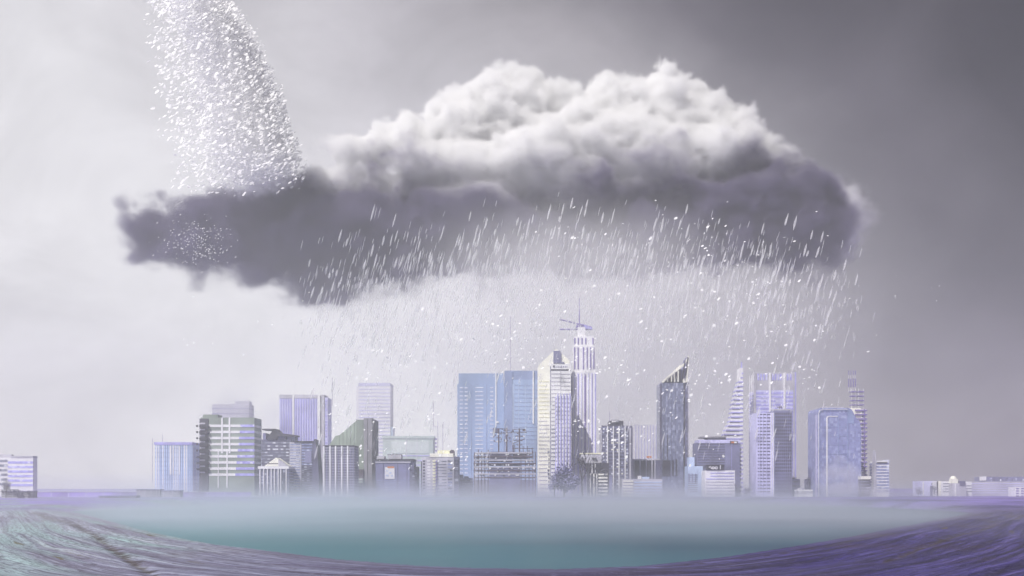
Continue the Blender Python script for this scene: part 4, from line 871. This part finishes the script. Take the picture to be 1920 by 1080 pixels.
    b.fins('pilaster', M['slate2'], fr(1451, 1486, 9), 1.3, 771, None, 1.2); b.fins('pilaster', M['ghost'], (1446, 1450), 1.2, 774, None, .7); b.fins('pilaster', M['lav2'], (1424, 1430, 1437), 1.4, 776, None, .7)
    b.roof([(1452, 1483, 766.5, 770)], M['lgrey']); b.bar('antenna', M['brown'], (1462, 768), (1464, 760), .5); b.bar('antenna', M['brown'], (1458, 763), (1468, 764), .5); b.bar('antenna', M['brown'], (1469, 768), (1466, 761), .4)
    for lab, x0, x1, yt, Y, m_ in (('small grey block at the foot of the lavender tower, on its right', 1487, 1500, 898, 1300, 'slate2'), ('small dark block left of the rounded blue tower', 1515, 1531, 898, 1330, 'slate'), ('low white annex in front of the small dark block', 1496, 1524, 918, 1262, 'white')):
        b = Bld('low_block', lab, x0, x1, yt, Y, 16, M[m_]); b.bands('window_band', M['glassg'], 3, yt+3, 927, frac=.4); b.roof([(x0+3, x0+7, yt-3, yt)], M['lgrey'])
    # --- rounded blue tower
    b = Bld('rounded_tower', 'big violet blue tower with rounded upper corners and pale inset lines', 1532, 1613, 835, 1300, 40, M['curtain2'], body=False)
    b.prism('wall', M['curtain2'], [(1532,945),(1532,772),(1533.5,767.5),(1538,765),(1592,765),(1597,768),(1601,775),(1606,785),(1612,790),(1615,806),(1615,945)], 0, 40)
    for off, m_, w in ((2.2, 'white', 1.1), (4.8, 'blue2', .6)):
        b.box('inset_line', M[m_], 1532+off, 1532+off+w, 775, None, .6, 1.5); b.prism('inset_line', M[m_], [(1532+off,775),(1534+off,768+off*.7),(1539+off,765+off),(1590,765+off),(1590,765+off+w*.8),(1539.5+off,765+off+w*.8),(1535+off,769+off*.7),(1532+off+w,775)], .6, 1.5)
    b.box('inset_line', M['white'], 1549, 1551.6, 784, None, .6, 1.5); b.prism('inset_line', M['white'], [(1549,784),(1550,781),(1553,780),(1571,780),(1571,781.4),(1553.5,781.4),(1551.6,784)], .62, 1.5); b.box('inset_line', M['blue2'], 1571.2, 1572.6, 781, None, .5, 1.5)
    b.box('seam', M['blue2'], 1589, 1590.2, 768, None, .6, 1.5); b.prism('side_wing', M['blue2'], [(1590,768),(1593,768),(1597,771),(1601,783),(1601,795),(1590,793)], .4, 8); b.box('seam', M['lav2'], 1531.2, 1532.2, 778, None, .5, 6); b.roof([(1545, 1583, 762.5, 765)], M['lgrey'])
    for i in range(7): b.box('floor_line', M['blue2'], 1553, 1588, 800+i*17, 800.8+i*17, .35, 1)
    # --- cream stepped balcony tower
    b = Bld('balcony_tower', 'cream stepped tower with purple dashed balconies behind the rounded blue tower', 1614, 1624.5, 767, 1370, 30, M['cream'])
    b.box('upper_wing', M['cream'], 1590, 1614.2, 765, 786, -.5, 24); b.box('upper_wing', M['cream'], 1602, 1614.2, 786.3, 800, -.5, 24); b.box('upper_wing', M['cream'], 1607, 1614.2, 800.3, 812, -.5, 24)
    for i in range(17): y = 768+i*8.1; b.box('balcony', M['purple'], 1607 if i > 4 else 1603, 1625.5, y, y+2.6, 1.6, 8); b.box('window', M['glassg'], 1616, 1619, y+3.6, y+6.6, .4, 1)
    b.box('corner', M['purple'], 1619.5, 1621, 767, None, 1.8, 3)
    for i in range(4):
        y = 733+i*8.3; b.box('open_floor', M['purple'], 1598, 1606.5, y, y+1.6, -2, 10); b.box('open_floor', M['purple'], 1611, 1621.5, y, y+1.6, -2, 10)
    for x in (1599, 1606, 1612, 1621): b.box('open_frame', M['ghost'], x-.3, x+.3, 728, 766, -4, .8)
    for x in (1593.5, 1597.5, 1602, 1606): b.box('crown_fin', M['purple'], x-.5, x+.5, 694, 702, -4, 1); b.box('crown_fin', M['purple'], x-.7, x+.7, 709, 725, -4, 1); b.box('open_frame', M['ghost'], x-.25, x+.25, 702, 735, -5, .5)
    b = Bld('low_block', 'dark shed roofed block at the foot of the cream stepped tower', 1614.5, 1632, 899, 1290, 22, M['dark']); b.box('parapet', M['cream'], 1614, 1633, 893, 898.6, .8); b.bands('window_band', M['glassg'], 4, 902, 925, frac=.3)
    # --- small banded tower with blade
    b = Bld('sail_tower', 'small white tower with dark floor bands and a slender blade on its left side', 1643, 1666, 864, 1320, 24, M['white'])
    b.bands('window_band', M['glassb'], 10, 868, 925, frac=.5, proud=.4); b.box('crown', M['dark'], 1644, 1663, 866.5, 869, .8, 3); b.prism('blade', M['lgrey'], [(1641,845),(1642.5,862),(1643.5,945),(1637,945),(1639.5,880)], 1.0, 10); b.box('corner', M['pale'], 1664, 1667, 862, None, .2, 20)
    # --- low skyline at the right
    b = Bld('low_block', 'bright lavender block with two dark windows, left of the domed hall', 1725, 1757, 902, 1420, 26, M['lav2']); b.box('window', M['char'], 1746.5, 1750, 905.5, 909, .4, 1); b.box('window', M['char'], 1753, 1756, 905.5, 909, .4, 1); b.box('pilaster', M['white'], 1730, 1732, 903, None, .6, 2); b.box('annex', M['slate'], 1744, 1756, 911, None, 1.5, 10)
    b = Bld('low_block', 'white square block standing between the lavender block and the domed hall', 1759, 1785, 902.5, 1400, 24, M['white']); b.box('corner', M['cream'], 1759, 1764, 902, None, .6, 5); b.bands('window_band', M['glassg'], 4, 906, 926, 1768, 1783, .35, .3)
    b = Bld('domed_hall', 'small grey hall carrying a squat cream dome among low white blocks', 1785, 1812, 906, 1390, 22, M['lgrey'])
    bm = bmesh.new(); bmesh.ops.create_uvsphere(bm, u_segments=20, v_segments=12, radius=1)
    for v in bm.verts: v.co = (v.co.x*4.6, v.co.y*4.6+8, v.co.z*5+wz(899, 1390)-GZ) 
    me = bpy.data.meshes.new('dome'); bm.to_mesh(me); bm.free(); me.materials.append(M['cream']); do = bpy.data.objects.new('dome', me); COL.objects.link(do); do.parent = b.root; do.location.x = wx(1792, 1390)-b.root.location.x
    b.box('drum', M['cream'], 1786, 1798, 898, 906.3, -3, 8); b.box('pilaster', M['white'], 1790, 1792.5, 906.5, None, .5, 2); b.box('annex', M['slate'], 1799, 1810, 902, 911, .6, 8)
    b = Bld('low_block', 'white stepped block on the right of the domed hall', 1810, 1822, 903, 1400, 18, M['white']); b.bands('window_band', M['glassg'], 3, 910, 926, frac=.3)
    b = Bld('terraced_block', 'long low violet grey terraced block at the far right edge of the shore', 1822, 1960, 903, 1450, 40, M['lgrey'])
    b.box('upper_floor', M['slate2'], 1846, 1960, 894, 903.3, -2, 30); b.box('roof_unit', M['white'], 1841, 1849, 893.5, 901, .5, 8); b.bands('floor_line', M['lav2'], 5, 906, 928, frac=.3)
    r = random.Random(2)
    for i in range(40): x = r.uniform(1850, 1950); b.box('window', M['slate'] if r.random() < .6 else M['pale'], x, x+2.4, 896+r.choice((0, 3, 6)), 898+r.choice((0, 3)), -1.6, 1)
    b = Bld('low_block', 'pale block with rows of purple dashes at the far right below the terraces', 1903, 1960, 913, 1330, 18, M['white'])
    for i in range(4):
        for j in range(5): b.box('window', M['purple'], 1905+j*9, 1910.5+j*9, 915+i*4.6, 917+i*4.6, .4, 1)
    # --- shore sheds on the left
    for lab, x0, x1, yt, Y in (('low grey brick shed on the bank below the powder blue slab, left one', 256, 300, 919, 1215), ('low grey brick shed with open bays on the bank below the powder blue slab', 303, 337, 921, 1205), ('long low grey wharf shed lying nearest the water on the left bank', 186, 255, 931, 1110), ('grey waterside hut behind the dark tree at the far left', 3, 60, 922, 1120)):
        b = Bld('shore_shed', lab, x0, x1, yt, Y, 12, M['grey'], cat='shed'); b.bands('floor_line', M['lgrey'], 3, yt+3, yt+14, frac=.35, proud=.3); b.box('roof', M['slate2'], x0-1, x1+1, yt-1.6, yt-.1, .8); b.fins('pilaster', M['lgrey'], fr(x0, x1, 4), 1.2, yt+.3, None, .7)
    # --- violet embankment wall
    b = Bld('embankment_wall', 'long low lilac embankment wall on the left shore behind the sheds', 62, 470, 923, 1260, 3, mat('lilac_wall', (.34, .26, .66), .6, .22, .03), cat='wall'); b.box('coping', M['lgrey'], 61, 471, 922, 923, .5)
    for x in fr(80, 470, 12): b.box('pier', M['lav2'], x-.7, x+.7, 923.3, None, .4, 2)
city()

# ------------------------------------------------------------------ trees
def leaf_mat(name, c1, c2): return mat(name, c1, .7, .1, .35, col2=c2)
def tree(name, label, px, yt, w, Y, crown_m, trunk_m, n=900, yb=None, shape='round', seed=1, bare=False, group=None):
    r = random.Random(seed); s = Y/1920; base = Vector((wx(px, Y), Y, GZ-.3)); top = wz(yt, Y); H = top-base.z; W = w*s/2
    root = bpy.data.objects.new(name, None); COL.objects.link(root); root.location = base; tag(root, label, 'tree', group)
    V = []; F = []
    def limb(p, q, a, b_):
        d = (q-p).normalized(); u = d.orthogonal().normalized(); c = d.cross(u); k = len(V)
        for t, rr_ in ((p, a), (q, b_)):
            for i in range(6): an = i*math.tau/6; V.append(tuple(t+(u*math.cos(an)+c*math.sin(an))*rr_))
        for i in range(6): F.append((k+i, k+(i+1) % 6, k+6+(i+1) % 6, k+6+i))
    tips = []
    def grow(p, d, ln, rad, dep):
        q = p+d*ln; limb(p, q, rad, rad*.68)
        if dep == 0: tips.append(q); return
        for _ in range(3 if dep > 1 else 2):
            nd = (d+Vector((r.uniform(-.8, .8), r.uniform(-.8, .8), r.uniform(-.1, .5)))).normalized(); grow(q, nd, ln*r.uniform(.55, .85), rad*.62, dep-1)
    grow(Vector((0, 0, 0)), Vector((r.uniform(-.08, .08), 0, 1)), H*.38, max(.35, H*.022), 3)
    me = bpy.data.meshes.new('trunk'); me.from_pydata(V, [], F); me.materials.append(trunk_m); t = bpy.data.objects.new('trunk', me); COL.objects.link(t); t.parent = root
    # crown: leaf clumps in uneven lobes
    V = []; F = []; lobes = []
    for _ in range(9):
        a = r.uniform(0, math.tau); q = r.uniform(.1, .75)
        lobes.append((Vector((math.cos(a)*W*q, math.sin(a)*W*q, H*r.uniform(.30, .84))), W*r.uniform(.34, .58)))
    if shape == 'tall': lobes = [(Vector((r.uniform(-.4, .4)*W, r.uniform(-.4, .4)*W, H*z)), W*r.uniform(.45, .75)) for z in (.3, .42, .54, .65, .76, .88)]
    if bare: lobes += [(p, W*.22) for p in tips[:14]]
    for _ in range(n):
        c, rad = r.choice(lobes); d = Vector((r.gauss(0, 1), r.gauss(0, 1), r.gauss(0, .8))).normalized()*rad*r.uniform(.35, 1.05); p = c+d; p.z = min(max(p.z, H*.12), H)
        u = Vector((r.gauss(0, 1), r.gauss(0, 1), r.gauss(0, 1))).normalized(); v = u.orthogonal().normalized(); z = r.uniform(.35, .85)*max(.5, W*.10); k = len(V)
        V += [tuple(p+u*z), tuple(p+v*z*.6), tuple(p-u*z), tuple(p-v*z*.6)]; F.append((k, k+1, k+2, k+3))
    me = bpy.data.meshes.new('crown'); me.from_pydata(V, [], F); me.materials.append(crown_m); c = bpy.data.objects.new('crown', me); COL.objects.link(c); c.parent = root
def trees():
    vio = leaf_mat('violet_leaves', (.30, .29, .52), (.10, .095, .22)); dk = leaf_mat('dark_leaves', (.085, .075, .12), (.03, .027, .045)); gr = leaf_mat('grey_leaves', (.24, .24, .32), (.09, .085, .13)); bark = mat('dark_bark', (.05, .04, .06), .8, .1, .5)
    tree('broadleaf_tree', 'broad violet leafy tree in front of the gabled white tower', 1058, 859, 66, 1225, vio, bark, 3800, seed=1)
    tree('broadleaf_tree', 'smaller violet tree at the right side of the broad violet tree', 1040, 880, 34, 1215, vio, bark, 1100, seed=8)
    tree('bare_tree', 'tall dark bare branched tree at the foot of the slim tower', 1092, 848, 26, 1222, dk, bark, 420, seed=3, bare=True)
    tree('bare_tree', 'dark thick crowned tree in front of the low louvred block', 1118, 846, 48, 1252, dk, bark, 1300, seed=4, bare=True)
    tree('broadleaf_tree', 'dark upright tree at the far left edge before the lavender banded block', 11, 902, 22, 1100, dk, bark, 900, seed=5, shape='tall')
    tree('shrub', 'dark round shrub beside the hut at the far left', 32, 918, 34, 1090, gr, bark, 900, seed=6)
    tree('shrub', 'grey shrub second from the far left edge beside the hut', 55, 920, 26, 1095, gr, bark, 700, seed=7)
    tree('broadleaf_tree', 'small dark tree beside the white lettered building', 1383, 903, 18, 1245, dk, bark, 500, seed=9)
    tree('shrub', 'pale grey shrub right of the white lettered building', 1400, 914, 22, 1240, gr, bark, 500, seed=10)
    tree('shrub', 'grey bush at the foot of the lavender block on the right shore', 1722, 914, 22, 1380, gr, bark, 500, seed=11)
    tree('shrub', 'dark bush in front of the lavender block on the right shore', 1752, 911, 18, 1385, dk, bark, 500, seed=12)
trees()
